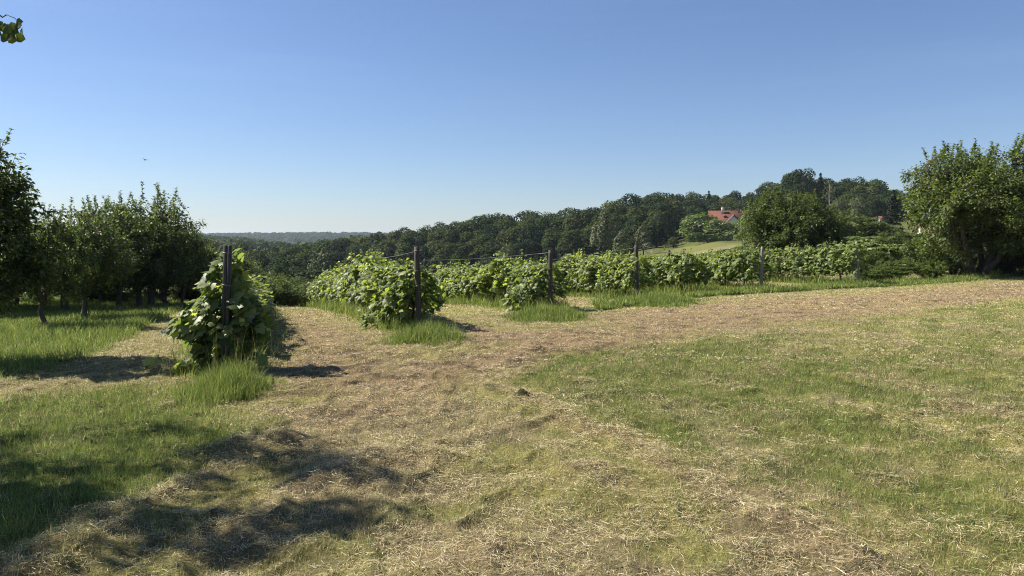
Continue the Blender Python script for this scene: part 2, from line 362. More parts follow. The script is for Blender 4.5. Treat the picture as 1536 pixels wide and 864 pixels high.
def masks(x, y):
    """weights of the kinds of ground cover at points near the camera"""
    wx = x + .5*(fbm(x, y, 1.3, 51)-.5) + .25*(fbm(x, y, .3, 57)-.5); wy = y + .7*(fbm(x, y, 1.3, 53)-.5) + .3*(fbm(x, y, .3, 59)-.5)
    m = {}
    m['brown'] = sstep(-.6, .9, sdpoly(wx, wy, P_BROWN))*np.clip(.35+1.1*fbm(x, y, .9, 81, 3), 0, 1)
    m['lawn'] = sstep(-.45, .6, sdpoly(wx, wy, P_LAWN))
    m['path'] = sstep(-.12, .25, sdpoly(wx, wy, P_PATH))
    m['meadow'] = sstep(-.2, .25, sdpoly(wx, wy, P_MEADOW))
    g = sstep(-.15, .35, sdpoly(wx, wy, P_GREEN))
    st = vnoise((x*.86-y*.5)*1.0, (x*.5+y*.86)*.18, .34, 71)       # mowing stripes
    big = fbm(x, y, 2.2, 73, 3)
    st2 = vnoise((x*.9+y*.44), (-x*.44+y*.9)*.2, .30, 77)
    fine = fbm(x, y, .28, 79, 3)
    m['green'] = g*np.clip(.40 + .8*(big-.5) + 1.0*(np.where(y-.5*x > 7.5, st, st2)-.5) + 1.3*(fine-.5) + .55*(1-sstep(1.5, 3.6, np.hypot(x-1.6, (y-9.6)*.8))), .04, 1)
    v = np.zeros(x.shape)
    for k, l in ROWS2.items():
        v = np.maximum(v, 1-sstep(.15, .6, dline(wx, wy, l)))
    m['under'] = v
    t = np.zeros(x.shape)
    for q_, (c, rad, hgt) in enumerate(TUFTS):
        t = np.maximum(t, (.8 if q_ < SOLID else .4)*(1-sstep(rad*.2, rad*.95, np.hypot(wx-c[0], (wy-c[1])*.8))))
    m['tuft'] = t
    m['bank'] = 1-sstep(.3, .9, np.abs(dline(wx, wy-.5, L_BANK)))
    h = np.exp(-(dline(wx, wy, L_WIND)/.16)**2)
    for l in L_HAY: h = np.maximum(h, np.exp(-(dline(wx, wy, l)/.2)**2))
    for c, rad, hgt in HEAPS: h = np.maximum(h, np.exp(-((wx-c[0])**2+(wy-c[1])**2)/rad**2))
    m['hay'] = h
    m['olive'] = fbm(x, y, .9, 91, 3)
    return m
cSOIL, cSTRAW, cBROWN, cGREEN, cOLIVE = [np.array(c) for c in ((.075,.055,.035), (.31,.265,.15), (.31,.225,.14), (.13,.16,.042), (.27,.26,.095))]
def mixc(a, b, t): return a*(1-t[:, None]) + b*t[:, None]
def ground_col(x, y):
    m = masks(x, y)
    c = mixc(np.broadcast_to(cSTRAW*.85, (len(x), 3)), cOLIVE, sstep(.36, .56, m['olive']))
    c = mixc(c, cBROWN*.9, m['brown']*.85)
    c = mixc(c, cGREEN, np.clip(m['green']*.9, 0, 1)); c = mixc(c, cGREEN*.9, m['lawn']*.85)
    c = mixc(c, cSTRAW, m['path']*.9); c = mixc(c, cGREEN*.8, m['meadow']); c = mixc(c, cBROWN, m['hay']*.6)
    g = np.maximum(np.maximum(m['under'], m['tuft']), m['bank']); c = mixc(c, cGREEN*.8, g)
    bk = sstep(-.3, .5, y-np.interp(x, L_BANK[:, 0], L_BANK[:, 1]))*sstep(11.5, 13, x); c = mixc(c, cGREEN*.8, np.clip(bk, 0, 1))
    bare = (1-sstep(.30, .50, fbm(x, y, .21, 201, 3)))*(1-g)*(.35+.5*m['brown']); c = mixc(c, cSOIL*1.1, np.clip(bare, 0, 1))
    dk = np.exp(-((x-HEAPS[2][0][0])**2+(y-HEAPS[2][0][1])**2)/.11**2); c = mixc(c, cSOIL*.4, np.clip(dk*1.3, 0, 1))
    return c

# far fields
P_HAYFIELD = W([(950,400),(980,382),(1012,373),(1050,366),(1120,364),(1125,371),(1075,377),(1030,386),(1000,396)])
P_TRACK = W([(985,388),(1040,379),(1070,372),(1098,367),(1108,368),(1080,377),(1040,384),(995,391)])
ang = np.concatenate([np.linspace(-math.pi, -.95, 60, endpoint=False), np.linspace(-.95, .95, 560), np.linspace(.95, math.pi, 60)[1:]])
rad = np.concatenate([[.02], np.geomspace(.5, 3.0, 24, endpoint=False), np.geomspace(3.0, 30, 330, endpoint=False), np.geomspace(30, 6000, 230)])
AA, RR = np.meshgrid(ang, rad)
gx = (RR*np.sin(AA)).ravel(); gy = (RR*np.cos(AA)).ravel()
gz = H(gx, gy)
far = np.hypot(gx, gy) > 380
col = np.zeros((len(gx), 3))
nearm = np.hypot(gx, gy) < 60
col[nearm] = ground_col(gx[nearm], gy[nearm])*(.78+.3*sstep(7, 24, np.hypot(gx[nearm], gy[nearm])))[:, None]  # darker near the camera: thatch, with shade between the strands painted in
fm = ~nearm; fx, fy = gx[fm], gy[fm]
cf = mixc(np.broadcast_to(np.array([.075,.095,.028]), (len(fx), 3)), np.array([.11,.115,.04]), fbm(fx, fy, 18, 5, 3))
cf = mixc(cf, np.array([.15,.155,.05]), sstep(-1, 1.5, sdpoly(fx, fy, P_HAYFIELD)))
cf = mixc(cf, np.array([.22,.21,.12]), sstep(-.5, .8, sdpoly(fx, fy, P_TRACK))*.7)
cf = mixc(cf, np.array([.030,.042,.016]), sstep(300, 420, np.hypot(fx, fy)))
col[fm] = cf
na, nr = len(ang), len(rad)
I, J = np.meshgrid(np.arange(nr-1), np.arange(na), indexing='ij'); I = I.ravel(); J = J.ravel(); K = (J+1) % na
q0 = I*na+J; q1 = I*na+K; q2 = (I+1)*na+K; q3 = (I+1)*na+J
Fg = np.concatenate([np.stack([q0, q2, q1], 1), np.stack([q0, q3, q2], 1)])
m, nt, N, L = mat('mown_ground')
a = N.new('ShaderNodeAttribute'); a.attribute_name = 'col'
tc = N.new('ShaderNodeTexCoord')
n1 = N.new('ShaderNodeTexNoise'); n1.inputs['Scale'].default_value = 38; n1.inputs['Detail'].default_value = 8; n1.inputs['Roughness'].default_value = .75
n2 = N.new('ShaderNodeTexNoise'); n2.inputs['Scale'].default_value = 3.2; n2.inputs['Detail'].default_value = 6
L.new(tc.outputs['Object'], n1.inputs['Vector']); L.new(tc.outputs['Object'], n2.inputs['Vector'])
r1 = ramp(N, [(.30, (.35,.33,.30)), (.5, (.85,.85,.85)), (.72, (1.45,1.4,1.3))]); L.new(n1.outputs[0], r1.inputs[0])
r2 = ramp(N, [(.3, (.75,.78,.7)), (.7, (1.2,1.15,1.1))]); L.new(n2.outputs[0], r2.inputs[0])
x1 = N.new('ShaderNodeMix'); x1.data_type = 'RGBA'; x1.blend_type = 'MULTIPLY'; x1.inputs[0].default_value = 1; L.new(a.outputs['Color'], x1.inputs[6]); L.new(r1.outputs[0], x1.inputs[7])
x2 = N.new('ShaderNodeMix'); x2.data_type = 'RGBA'; x2.blend_type = 'MULTIPLY'; x2.inputs[0].default_value = 1; L.new(x1.outputs[2], x2.inputs[6]); L.new(r2.outputs[0], x2.inputs[7])
b = N.new('ShaderNodeBump'); b.inputs['Strength'].default_value = .9; b.inputs['Distance'].default_value = .03; L.new(n1.outputs[0], b.inputs['Height'])
p = N.new('ShaderNodeBsdfPrincipled'); p.inputs['Roughness'].default_value = .95; p.inputs['Specular IOR Level'].default_value = .1
L.new(x2.outputs[2], p.inputs['Base Color']); L.new(b.outputs[0], p.inputs['Normal'])
o = N.new('ShaderNodeOutputMaterial'); L.new(p.outputs[0], o.inputs[0])
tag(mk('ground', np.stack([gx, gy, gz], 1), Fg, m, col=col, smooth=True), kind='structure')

# ------------------------------------------------------------------ grass
def wedge(n, y0, y1, mg=.74, pad=1.3):
    yy = np.sqrt(rng.uniform(y0*y0, y1*y1, int(n))); xx = rng.uniform(-1, 1, len(yy))*(mg*yy+pad)
    return xx, yy
def blades(x, y, z, az, lean, h, wd, col, seg=1):
    """upright blades: tip leans by lean*h towards az"""
    n = len(x); base = np.stack([x, y, z], 1); fa = rng.uniform(0, 2*math.pi, n)
    sd_ = np.stack([np.cos(fa), np.sin(fa), np.zeros(n)], 1)*(wd/2)[:, None]
    ld = np.stack([np.cos(az)*lean*h, np.sin(az)*lean*h, h*np.sqrt(np.clip(1-lean**2, .05, 1))], 1)
    if seg == 1:
        V = np.stack([base-sd_, base+sd_, base+ld], 1); k = 3; f = np.array([(0,1,2)])
    else:
        md = ld*np.array([.35,.35,.62])
        V = np.stack([base-sd_, base+sd_, base+md+sd_*.8, base+md-sd_*.8, base+ld], 1); k = 5; f = np.array([(0,1,2),(0,2,3),(3,2,4)])
    Fc = (f[None]+(np.arange(n)*k)[:, None, None]).reshape(-1, 3)
    return V.reshape(-1, 3), Fc, np.repeat(col, k, 0)
def straws(x, y, z, az, pitch, ln, wd, col, bend):
    n = len(x); base = np.stack([x, y, z], 1)
    d = np.stack([np.cos(az)*np.cos(pitch), np.sin(az)*np.cos(pitch), np.sin(pitch)], 1)
    s = np.stack([-np.sin(az), np.cos(az), rng.normal(0, .5, n)], 1)*(wd/2)[:, None]
    side = np.stack([-np.sin(az), np.cos(az), np.zeros(n)], 1)*(bend*ln)[:, None]; side[:, 2] += .05*ln*rng.random(n)
    A = base-d*(ln/2)[:, None]; B = base+side; Cc = base+d*(ln/2)[:, None]
    V = np.stack([A-s*.6, A+s*.6, B+s, B-s, Cc], 1)
    f = np.array([(0,1,2),(0,2,3),(3,2,4)]); Fc = (f[None]+(np.arange(n)*5)[:, None, None]).reshape(-1, 3)
    return V.reshape(-1, 3), Fc, np.repeat(col, 5, 0)
class Acc:
    def __init__(s): s.V = []; s.F = []; s.c = []; s.n = 0
    def add(s, t):
        V, Fc, c = t; s.V.append(V.astype(np.float32)); s.F.append(Fc+s.n); s.c.append(c.astype(np.float32)); s.n += len(V)
    def build(s, name, m): return mk(name, np.concatenate(s.V), np.concatenate(s.F), m, col=np.concatenate(s.c))
def jitter(c, n, a=.25, h=.06):
    return np.clip(c*(1+rng.normal(0, a, (n, 1)))*(1+rng.normal(0, h, (n, 3))), .008, .75)
short, straw, tall = Acc(), Acc(), Acc()
kGREEN, kLUSH, kOLIV, kDRY, kPALE, kBRN, kDK = [np.array(c) for c in ((.165,.215,.05), (.195,.265,.052), (.33,.325,.105), (.46,.385,.20), (.60,.51,.32), (.46,.345,.215), (.16,.115,.07))]
for (y0, y1, dens, ws) in [(2.3, 6, 4200, .9), (6, 10, 2500, 1.25), (10, 18, 1000, 2.1), (18, 46, 260, 4.6)]:
    area = .74*(y1*y1-y0*y0)+2.6*(y1-y0)
    x, y = wedge(dens*area, y0, y1); m = masks(x, y); n = len(x)
    green = np.clip(np.maximum.reduce([m['green'], m['lawn'], m['tuft']*.9, m['under']*.8]) - .85*m['path'], 0, 1)
    keep = rng.random(n) < np.clip(.62+.38*green-.25*m['brown']-.3*m['hay']*(1-green), .1, 1)
    x, y, green = x[keep], y[keep], green[keep]; m = {k: v[keep] for k, v in m.items()}; n = len(x); z = H(x, y)-.004
    isg = rng.random(n) < (.10+.72*green+.10*(m['olive'] > .45)*(1-m['brown']))*(.55+.9*fbm(x, y, .22, 141, 2))
    dry = np.where((rng.random(n) < m['brown']*.8)[:, None], kBRN*.9, kDRY)
    c = np.where(isg[:, None], np.where((rng.random(n) < .6)[:, None], kGREEN, kLUSH), np.where((rng.random(n) < np.clip(.25+1.2*(m['olive']-.3), .1, .8)*(1-.7*m['brown']))[:, None], kOLIV, dry))
    c = np.where((isg & (rng.random(n) < .35*(1-m['lawn'])))[:, None], kOLIV*.8, c)
    h = rng.uniform(.02, .055, n)*(.7+.7*fbm(x, y, .25, 143, 2)) + .02*green*rng.random(n) + .045*m['lawn']*rng.random(n)*fbm(x, y, .8, 131)*1.6
    short.add(blades(x, y, z, rng.uniform(0, 6.28, n), rng.uniform(.1, .85, n), h, rng.uniform(.0035, .006, n)*ws, jitter(c, n), 1))
    # cut straw lying on it
    x, y = wedge(dens*1.8*area, y0, y1); m = masks(x, y); n = len(x)
    green = np.clip(np.maximum.reduce([m['green']*.9, m['lawn'], m['tuft'], m['under'], m['bank'], m['meadow']]) - .85*m['path'], 0, 1)
    clump = fbm(x, y, .32, 151, 3)
    keep = rng.random(n) < np.clip((1-.86*green)*(.25+1.5*sstep(.38, .68, clump))*.75 + m['hay']*.7, .02, 1)
    x, y, clump = x[keep], y[keep], clump[keep]; m = {k: v[keep] for k, v in m.items()}; n = len(x)
    lift = rng.random(n)**1.6*(.010+.03*sstep(.45, .7, clump)+.035*m['hay']); z = H(x, y)+lift
    pb = .75*m['brown']
    c = np.where((rng.random(n) < pb)[:, None], kBRN, np.where((rng.random(n) < .33)[:, None], kPALE, kDRY))
    c = np.where((rng.random(n) < .24)[:, None], kDK, c)
    az = rng.uniform(0, 6.28, n)+0*x
    straw.add(straws(x, y, z, az, rng.normal(0, .22, n), (.016+.07*rng.random(n)**1.7)*(1+.12*(ws-1)), rng.uniform(.0012, .0024, n)*ws, jitter(c, n, .22, .03), rng.normal(0, .07, n)))
# tall grass: meadow under the orchard, strips below the vines, tufts at the posts, bank on the right
def tallgrass(x, y, h, ws, c=None, lean=(.15, .85)):
    n = len(x); z = T(x, y)-.01
    cc = np.where((rng.random(n) < .6)[:, None], kLUSH, kGREEN) if c is None else c
    cc = np.where((rng.random(n) < .12)[:, None], kOLIV*1.1, cc)
    tall.add(blades(x, y, z, rng.uniform(0, 6.28, n), rng.uniform(*lean, n), h, rng.uniform(.003, .006, n)*ws, jitter(cc, n, .3), 2))
n = 760000; x = rng.uniform(-32, -3, n); y = rng.uniform(7.5, 40, n)
k = (np.abs(x) < .8*y+1.5); x, y = x[k], y[k]; k = rng.random(len(x)) < np.clip(13/y, .1, 1)**1.1; x, y = x[k], y[k]
mm = masks(x, y); k = rng.random(len(x)) < (mm['meadow']-.9*mm['path'])*np.clip(.6+fbm(x, y, 1.1, 161), 0, 1); x, y = x[k], y[k]
hh = (.08+.34*fbm(x, y, 1.6, 163, 3)**1.3)*rng.uniform(.5, 1.15, len(x))
tallgrass(x, y, hh, np.clip(y/7, 1, 4))
for key in POSTS:
    d0 = POSTS[key][1]; n = int(ROWLEN[key]*(1000 if d0 < 22 else 700))
    s = rng.uniform(-.3, ROWLEN[key], n); o_ = rng.normal(0, .30, n)
    if key in 'AB': o_ -= .05
    x = POSTS[key][0]+DIR[0]*s+NRM[0]*o_; y = POSTS[key][1]+DIR[1]*s+NRM[1]*o_
    tallgrass(x, y, rng.uniform(.08, .48, n)*(.3+1.4*fbm(x, y, .6, 167, 3)**1.5), np.clip(y/7, 1, 5))
for i, (c, r_, hgt) in enumerate(TUFTS):
    n = int((4600 if i == 0 else 2600)*r_*r_*3) if i < 4 else int(1500*r_*r_)
    a_ = rng.uniform(0, 6.28, n); q = r_*rng.random(n)**.62*(.45+1.0*vnoise(np.cos(a_)*2.2+5, np.sin(a_)*2.2, .8, 7+i))*np.where(rng.random(n) < .08, 1.35, 1)
    x = c[0]+q*np.cos(a_); y = c[1]+q*np.sin(a_)*1.1
    tallgrass(x, y, hgt*rng.uniform(.25, 1.15, n)*np.clip(1-.75*(q/r_)**1.5, .18, 1)*(.5+fbm(x, y, .3, 171)), np.full(n, max(1., c[1]/8)), lean=(.1, .75))
n = 46000; seg = rng.integers(0, len(L_BANK)-1, n); t = rng.random(n)
x = L_BANK[seg, 0]*(1-t)+L_BANK[seg+1, 0]*t; y = L_BANK[seg, 1]*(1-t)+L_BANK[seg+1, 1]*t + np.abs(rng.normal(0, 1.0, n))
tallgrass(x, y, rng.uniform(.05, .30, n)*(.2+1.5*fbm(x, y, .8, 169, 3)**1.5), np.full(n, 4.))
# dry seed stalks in the tuft before the near post
n = 22; c = TUFTS[0][0]; x = c[0]+rng.normal(0, .18, n); y = c[1]+.35+rng.normal(0, .14, n)
tallgrass(x, y, rng.uniform(.45, .8, n), np.full(n, .9), np.broadcast_to(kOLIV*.75, (n, 3)), (.02, .22))
tag(short.build('mown_grass', M['blade']), kind='stuff')
tag(straw.build('cut_straw', M['straw']), kind='stuff')
tag(tall.build('tall_grass', M['blade']), kind='stuff')
# ------------------------------------------------------------------ grapevines
def vine_parts(seed, L=1.3, n=920, size=(.07, .155), h=1.35, wide=.42, end=0, droop=.35, shoots=9):
    """foliage and trunk meshes of one vine; the row runs along local x"""
    g = np.random.default_rng(seed); f = MB(); t = MB()
    # leaves on the two faces and the top of an uneven hedge
    nn = int(n*2.0); z = h*(droop/h + (1-droop/h)*g.random(nn)**.85); x = g.uniform(-L/2-.28, L/2+.28, nn); s = np.where(g.random(nn) < .5, -1, 1)
    prof = wide*np.sin(np.clip((z-.1)/(h*1.02-.1), 0, 1)*math.pi)**.55*(.30+1.15*vnoise(x*s+7, z, .28, seed)) + .03
    dep = g.random(nn)**.45
    top = h*(.72+.46*vnoise(x, np.zeros(nn)+.3, .33, seed+5)); k = (z < top)
    k &= (z > .5) | (g.random(nn) < .25+1.1*vnoise(x, s*2., .45, seed+9))
    k &= vnoise(x*1.2+s*9, z+dep*.3, .2, seed+61) > .30
    z, x, s, prof, dep = z[k][:n], x[k][:n], s[k][:n], prof[k][:n], dep[k][:n]; m_ = len(z)
    P = np.stack([x, s*prof*dep, z], 1)
    Nn = np.stack([g.normal(0, .62, m_), s*(.35+.3*g.random(m_))+g.normal(0, .4, m_), .8+.3*(z/h)**3+g.normal(0, .4, m_)], 1)
    D = np.stack([g.normal(0, .75, m_), s*.5+g.normal(0, .4, m_), -.75+g.normal(0, .55, m_)], 1)
    ti = np.clip(.42+g.normal(0, .17, m_)+.25*(vnoise(x, z, .25, seed+3)-.5)+.15*(z/h-.5), 0, 1)
    ti = np.where(g.random(m_) < .05, .95, ti)
    leaves(f, P, Nn, D, g.uniform(*size, m_), ti, GRAPE)
    for i in range(shoots):
        x0 = g.uniform(-L/2, L/2); hh = g.uniform(.12, .5); lean = g.normal(0, .12, 2)
        Q = np.array([(x0, 0, h*.75), (x0+lean[0]*.4, lean[1]*.4, h*.9), (x0+lean[0], lean[1], h*.92+hh*.7)])
        tube(t, Q, [.006, .005, .002], 4)
        q = 14; u = g.random(q)**.8; Pp = Q[0]*(1-u)[:, None]+Q[2]*u[:, None]; dd = rdir(q, g); dd[:, 2] *= .4
        leaves(f, Pp, np.stack([g.normal(0, .5, q), g.normal(0, .5, q), np.ones(q)*.8], 1), dd, g.uniform(.05, .12, q)*(1.2-.6*u), np.clip(.6+g.normal(0, .15, q), 0, 1), GRAPE)
    for i in range(9):      # canes that stick out of the leaf wall
        sg = 1 if g.random() < .5 else -1; x0 = g.uniform(-L/2, L/2); z0 = h*g.uniform(.55, .95); e = np.array([x0+g.normal(0, .22), sg*(wide*.75+g.uniform(.05, .32)), z0+g.normal(.0, .16)])
        Q = np.array([(x0, sg*wide*.3, z0-.05), (x0*.5+e[0]*.5, sg*wide*.65, z0+.06), e]); tube(t, Q, [.006, .005, .002], 4)
        q = 11; u = g.random(q)**.7; Pp = Q[0]*(1-u)[:, None]+e*u[:, None]; Pp[:, 2] += .06*np.sin(u*3.14); dd = rdir(q, g); dd[:, 2] -= .5
        leaves(f, Pp, np.stack([g.normal(0, .5, q), sg*.3+g.normal(0, .4, q), np.ones(q)*.9], 1), dd, g.uniform(.05, .14, q)*(1.2-.5*u), np.clip(.6+g.normal(0, .18, q), 0, 1), GRAPE)
    b = np.array([(0, 0, -.05), (.02, .01, .15), (-.03, .02, .32), (.03, -.01, .5), (0, 0, .66)]) + np.r_[[[0, 0, 0]], g.normal(0, .025, (4, 3))]
    tube(t, b, [.045, .032, .028, .03, .026], 7)
    for sgn in (-1, 1):
        tube(t, np.array([b[-1], b[-1]+[sgn*.15, 0, .10], b[-1]+[sgn*.35, .02, .14], b[-1]+[sgn*.6, 0, .10]]), [.02, .016, .012, .007], 5)
    for i in range(7):
        x0 = g.uniform(-.55, .55); tube(t, np.array([(x0, 0, .74), (x0+g.normal(0, .06), g.normal(0, .06), 1.05), (x0+g.normal(0, .12), g.normal(0, .15), h*.95)]), [.008, .006, .003], 4)
    return f, t
def tent_vine(seed, n, hgt, left, right, back, size):
    """the last vine of a row, hanging down round the end post to the grass on the sunny side"""
    g = np.random.default_rng(seed); f = MB(); t = MB()
    z = hgt*(1-np.sqrt(g.random(n))*.97); a = g.uniform(0, 2*math.pi, n)
    ca, sa = np.cos(a), np.sin(a)
    wv = 1-z/hgt
    rx = np.where(ca < 0, left*wv**.9, right*np.sin(np.clip(z/hgt*.95+.12, .0, 1)*math.pi)**1.1*np.clip(1.25-z/hgt, 0, 1)*1.3)
    ry = np.where(sa < 0, .30*np.sin(np.clip(z/hgt, 0, 1)*math.pi)**.8+.05, back)
    nz = .42+1.05*vnoise(a*1.6, z*4.2, .8, seed); dep = g.random(n)**.4
    P = np.stack([rx*ca*nz*dep, ry*sa*dep, z+.02], 1)
    k = (~((z < .45) & (ca > -.25)) | (g.random(n) < .25)) & ~((P[:, 1] < -.08) & (z > .68) & (np.abs(P[:, 0]+.0) < .12)) & ~((ca > .2) & (z > hgt*.93)); P, ca, sa, z, a = P[k], ca[k], sa[k], z[k], a[k]; k = vnoise(P[:, 0]+P[:, 1]*.7+4, P[:, 2], .2, seed+3) > .33; P, ca, sa, z, a = P[k], ca[k], sa[k], z[k], a[k]; n = len(P)
    Nn = np.stack([ca*.25-.42+g.normal(0, .45, n), sa*.1-.36+g.normal(0, .45, n), .72+g.normal(0, .35, n)], 1)
    D = np.stack([ca*.5+g.normal(0, .6, n), sa*.4+g.normal(0, .5, n), -.8+g.normal(0, .5, n)], 1)
    ti = np.clip(.42+g.normal(0, .18, n)+.3*(vnoise(P[:, 0], P[:, 2], .22, seed)-.5), 0, 1); ti = np.where(g.random(n) < .07, .97, ti)
    leaves(f, P, Nn, D, g.uniform(*size, n), ti, GRAPE)
    tube(t, np.array([(.12, .25, -.05), (.09, .22, .2), (.14, .2, .45), (.05, .18, .8), (0, .15, 1.15)]), [.05, .035, .03, .022, .012], 7)
    for i in range(9):
        e = P[g.integers(0, n)]; tube(t, np.array([(.05, .18, g.uniform(.6, 1.1)), e*.5+[0, .05, .35], e]), [.009, .007, .003], 4)
    return f, t
vine_lib = []
for i in range(6):
    fo, tr = vine_parts(100+i, h=[1.38, 1.3, 1.45, 1.34, 1.25, 1.42][i], wide=[.42, .46, .40, .44, .48, .4][i])
    vine_lib.append((fo, tr))
def make_vine(i):
    r = empty('grapevine', (0, 0, 0), 'x', 'grapevine'); fo, tr = vine_lib[i]
    fo.build('foliage', M['vine'], r); tr.build('trunk', M['vinebark'], r); return r
protos = [make_vine(i) for i in range(6)]; used = [False]*6
ROWSAY = dict(A='row of the dark two-board post', B='row of the tall grey post', C='row of the post in the wide tuft',
              D='row of the curled-wire post', E='row without an end post', F='row whose end post fronts the dark bush', G='last row, with the leaning pale post')
RZ = math.atan2(DIR[1], DIR[0])
cnt = 0
for key in POSTS:
    nv = int(ROWLEN[key]/1.25); g = np.random.default_rng(ord(key))
    for j in range(nv):
        s = (.95 if key != 'B' else .8) + 1.25*j
        if key == 'A' and j == 0: continue
        x, y = along(key, s, g.normal(0, .05)); i = int(g.integers(0, 6)); cnt += 1
        z = ground(x, y)
        sc = g.uniform(.93, 1.07); hz = sc*g.uniform(.86, 1.08)
        if key in 'EFG': hz *= 1.04
        if key == 'A' and j > 0: hz *= .80-.01*j
        lab = f'leafy grapevine inside the {ROWSAY[key]}'
        grp = f'grapevines of the {ROWSAY[key]}'
        if j == 0: lab = f'end grapevine facing the mown strip in the {ROWSAY[key]}'; grp = 'end grapevines of the trellis rows'
        rz = RZ + (math.pi if g.random() < .5 else 0) + g.normal(0, .05)
        if not used[i]:
            o = protos[i]; used[i] = True; o.location = (x, y, z); o.rotation_euler = (0, 0, rz); o.scale = (sc, sc, hz); o['label'] = lab; o['group'] = grp
        else: dup(protos[i], (x, y, z), rz, (sc, sc, hz), lab, grp)
pA = POSTS['A']
r = empty('grapevine', (pA[0], pA[1]+.12, pA[2]), 'big grapevine hanging over the dark two-board post down to the grass', 'grapevine', 'end grapevines of the trellis rows')
fo, tr = tent_vine(5, 1800, 1.60, .90, .38, .45, (.065, .17)); fo.build('foliage', M['vine'], r); tr.build('trunk', M['vinebark'], r)
pB = POSTS['B']; xb, yb = along('B', .75, -.28)
r = empty('grapevine', (xb, yb, ground(xb, yb)), 'grapevine trailing to the ground left of the tall grey wooden post', 'grapevine', 'end grapevines of the trellis rows')
fo, tr = tent_vine(9, 460, 1.3, .72, .22, .5, (.07, .16)); fo.build('foliage', M['vine'], r); tr.build('trunk', M['vinebark'], r)
pC = POSTS['C']; xb, yb = along('C', .6, -.3)
r = empty('grapevine', (xb, yb, ground(xb, yb)), 'bushy grapevine hanging low left of the middle post', 'grapevine', 'end grapevines of the trellis rows')
fo, tr = tent_vine(13, 420, 1.3, .75, .2, .5, (.07, .155)); fo.build('foliage', M['vine'], r); tr.build('trunk', M['vinebark'], r)

# ------------------------------------------------------------------ trellis posts and wires
def round_post(h, r, seed, name='trellis_post'):
    g = np.random.default_rng(seed); mb = MB(); k = 9; zz = np.linspace(-.25, h, 12); V = []
    for q, z in enumerate(zz):
        a = np.arange(k)*2*math.pi/k; rr = r*(1.06-.10*z/h)*(1+g.normal(0, .025, k)) if q < 11 else r*.90*np.ones(k)
        V.append(np.stack([rr*np.cos(a)+.004*math.sin(z*5+seed), rr*np.sin(a), np.full(k, z)], 1))
    V = np.concatenate(V + [np.array([[0, 0, h+.006]])]); Fc = []
    for q in range(11):
        for j in range(k): a, b = q*k+j, q*k+(j+1) % k; Fc += [(a, b, b+k), (a, b+k, a+k)]
    Fc += [(11*k+j, 11*k+(j+1) % k, 12*k) for j in range(k)]
    mb.add(V, Fc); return mb
def bands(parent, r, zs):
    for z in zs:
        mb = MB(); a = np.linspace(0, 2*math.pi, 15); tube(mb, np.stack([r*np.cos(a), r*np.sin(a), z+.006*np.sin(a*2)], 1), .0035, 4, cap=False); mb.build('wire_tie', M['wire'], parent)
def post(key, s, top_px, label, rad=.05, tilt=(0, 0), off=0, pm='post'):
    x, y = along(key, s, off); z = ground(x, y); h = zat(top_px, y, 768+F*x/y)-z
    o = round_post(h, rad, int(s*7)+ord(key)).build('trellis_post', M[pm])
    o.location = (x, y, z); o.rotation_euler = (tilt[0], tilt[1], RZ)
    tag(o, label, 'post', 'trellis posts of the vineyard')
    bands(o, rad*1.03, [h-.07, h-.45, h-.85])
    return np.array([x+math.sin(tilt[1])*h, y-math.sin(tilt[0])*h, z+h])
tops = {k: [] for k in POSTS}
# the near post: two dark boards with a groove between them
hA = zat(367, pA[1], 341)-pA[2]
o = empty('trellis_post', (pA[0]-.02, pA[1]-.05, pA[2]), 'dark post of two boards with a groove, standing in the nearest vine', 'post', 'trellis posts of the vineyard', rz=.12)
o.rotation_euler = (R(1.5), R(3.2), .12)
for sx in (-.0235, .0235):
    mb = MB(); box(mb, (sx, 0, hA/2-.12), (.046, .07, hA+.24), bev=.007); mb.build('board', M['darkpost'], o)
mb = MB(); box(mb, (0, .022, hA/2-.14), (.02, .04, hA+.2)); mb.build('spine', M['post'], o)
bands(o, .064, [hA-.10, hA-.5])
tops['A'].append(np.array([pA[0]+.07, pA[1]-.05, pA[2]+hA]))
tops['B'].append(post('B', 0, 370, 'tall grey wooden post at the end of the lane row, in a green tuft', .055, (R(-1), R(2.0))))
tops['C'].append(post('C', 0, 375, 'middle weathered post standing in the wide green tuft', .055, (0, R(1.2))))
tops['D'].append(post('D', 0, 367, 'weathered post with a loose curl of wire at its top', .06, (0, R(4))))
tops['F'].append(post('F', 0, 370, 'slim pale post standing upright before the big dark bush', .05, pm='palepost'))
tops['G'].append(post('G', 0, 362, 'pale post leaning to the right among the bushes', .055, (0, R(6)), pm='palepost'))
def inner(key, px, top, label, rad=.045, tilt=0):
    # the place along the row that is seen in column px
    ss = np.linspace(.5, ROWLEN[key], 500); X = POSTS[key][0]+DIR[0]*ss; Y = POSTS[key][1]+DIR[1]*ss
    s = ss[np.argmin(abs(768+F*X/Y-px))]; return post(key, s, top, label, rad, (0, R(tilt)))
tops['B'].append(inner('B', 547, 384, 'second post of the lane row, rising from the vine leaves', .05))
tops['B'].append(inner('B', 508, 402, 'small far post at the low end of the lane row', .045))
tops['C'].append(inner('C', 637, 388, 'thin post among the leaves just right of the tall grey post'))
tops['D'].append(inner('D', 778, 392, 'thin post amid leaves left of the middle post'))
tops['E'].append(inner('E', 1000, 375, 'slim post leaning left between the curled-wire post and the bush', .045, -5))
tops['F'].append(inner('F', 1040, 392, 'short grey post almost sunk in the vine leaves'))
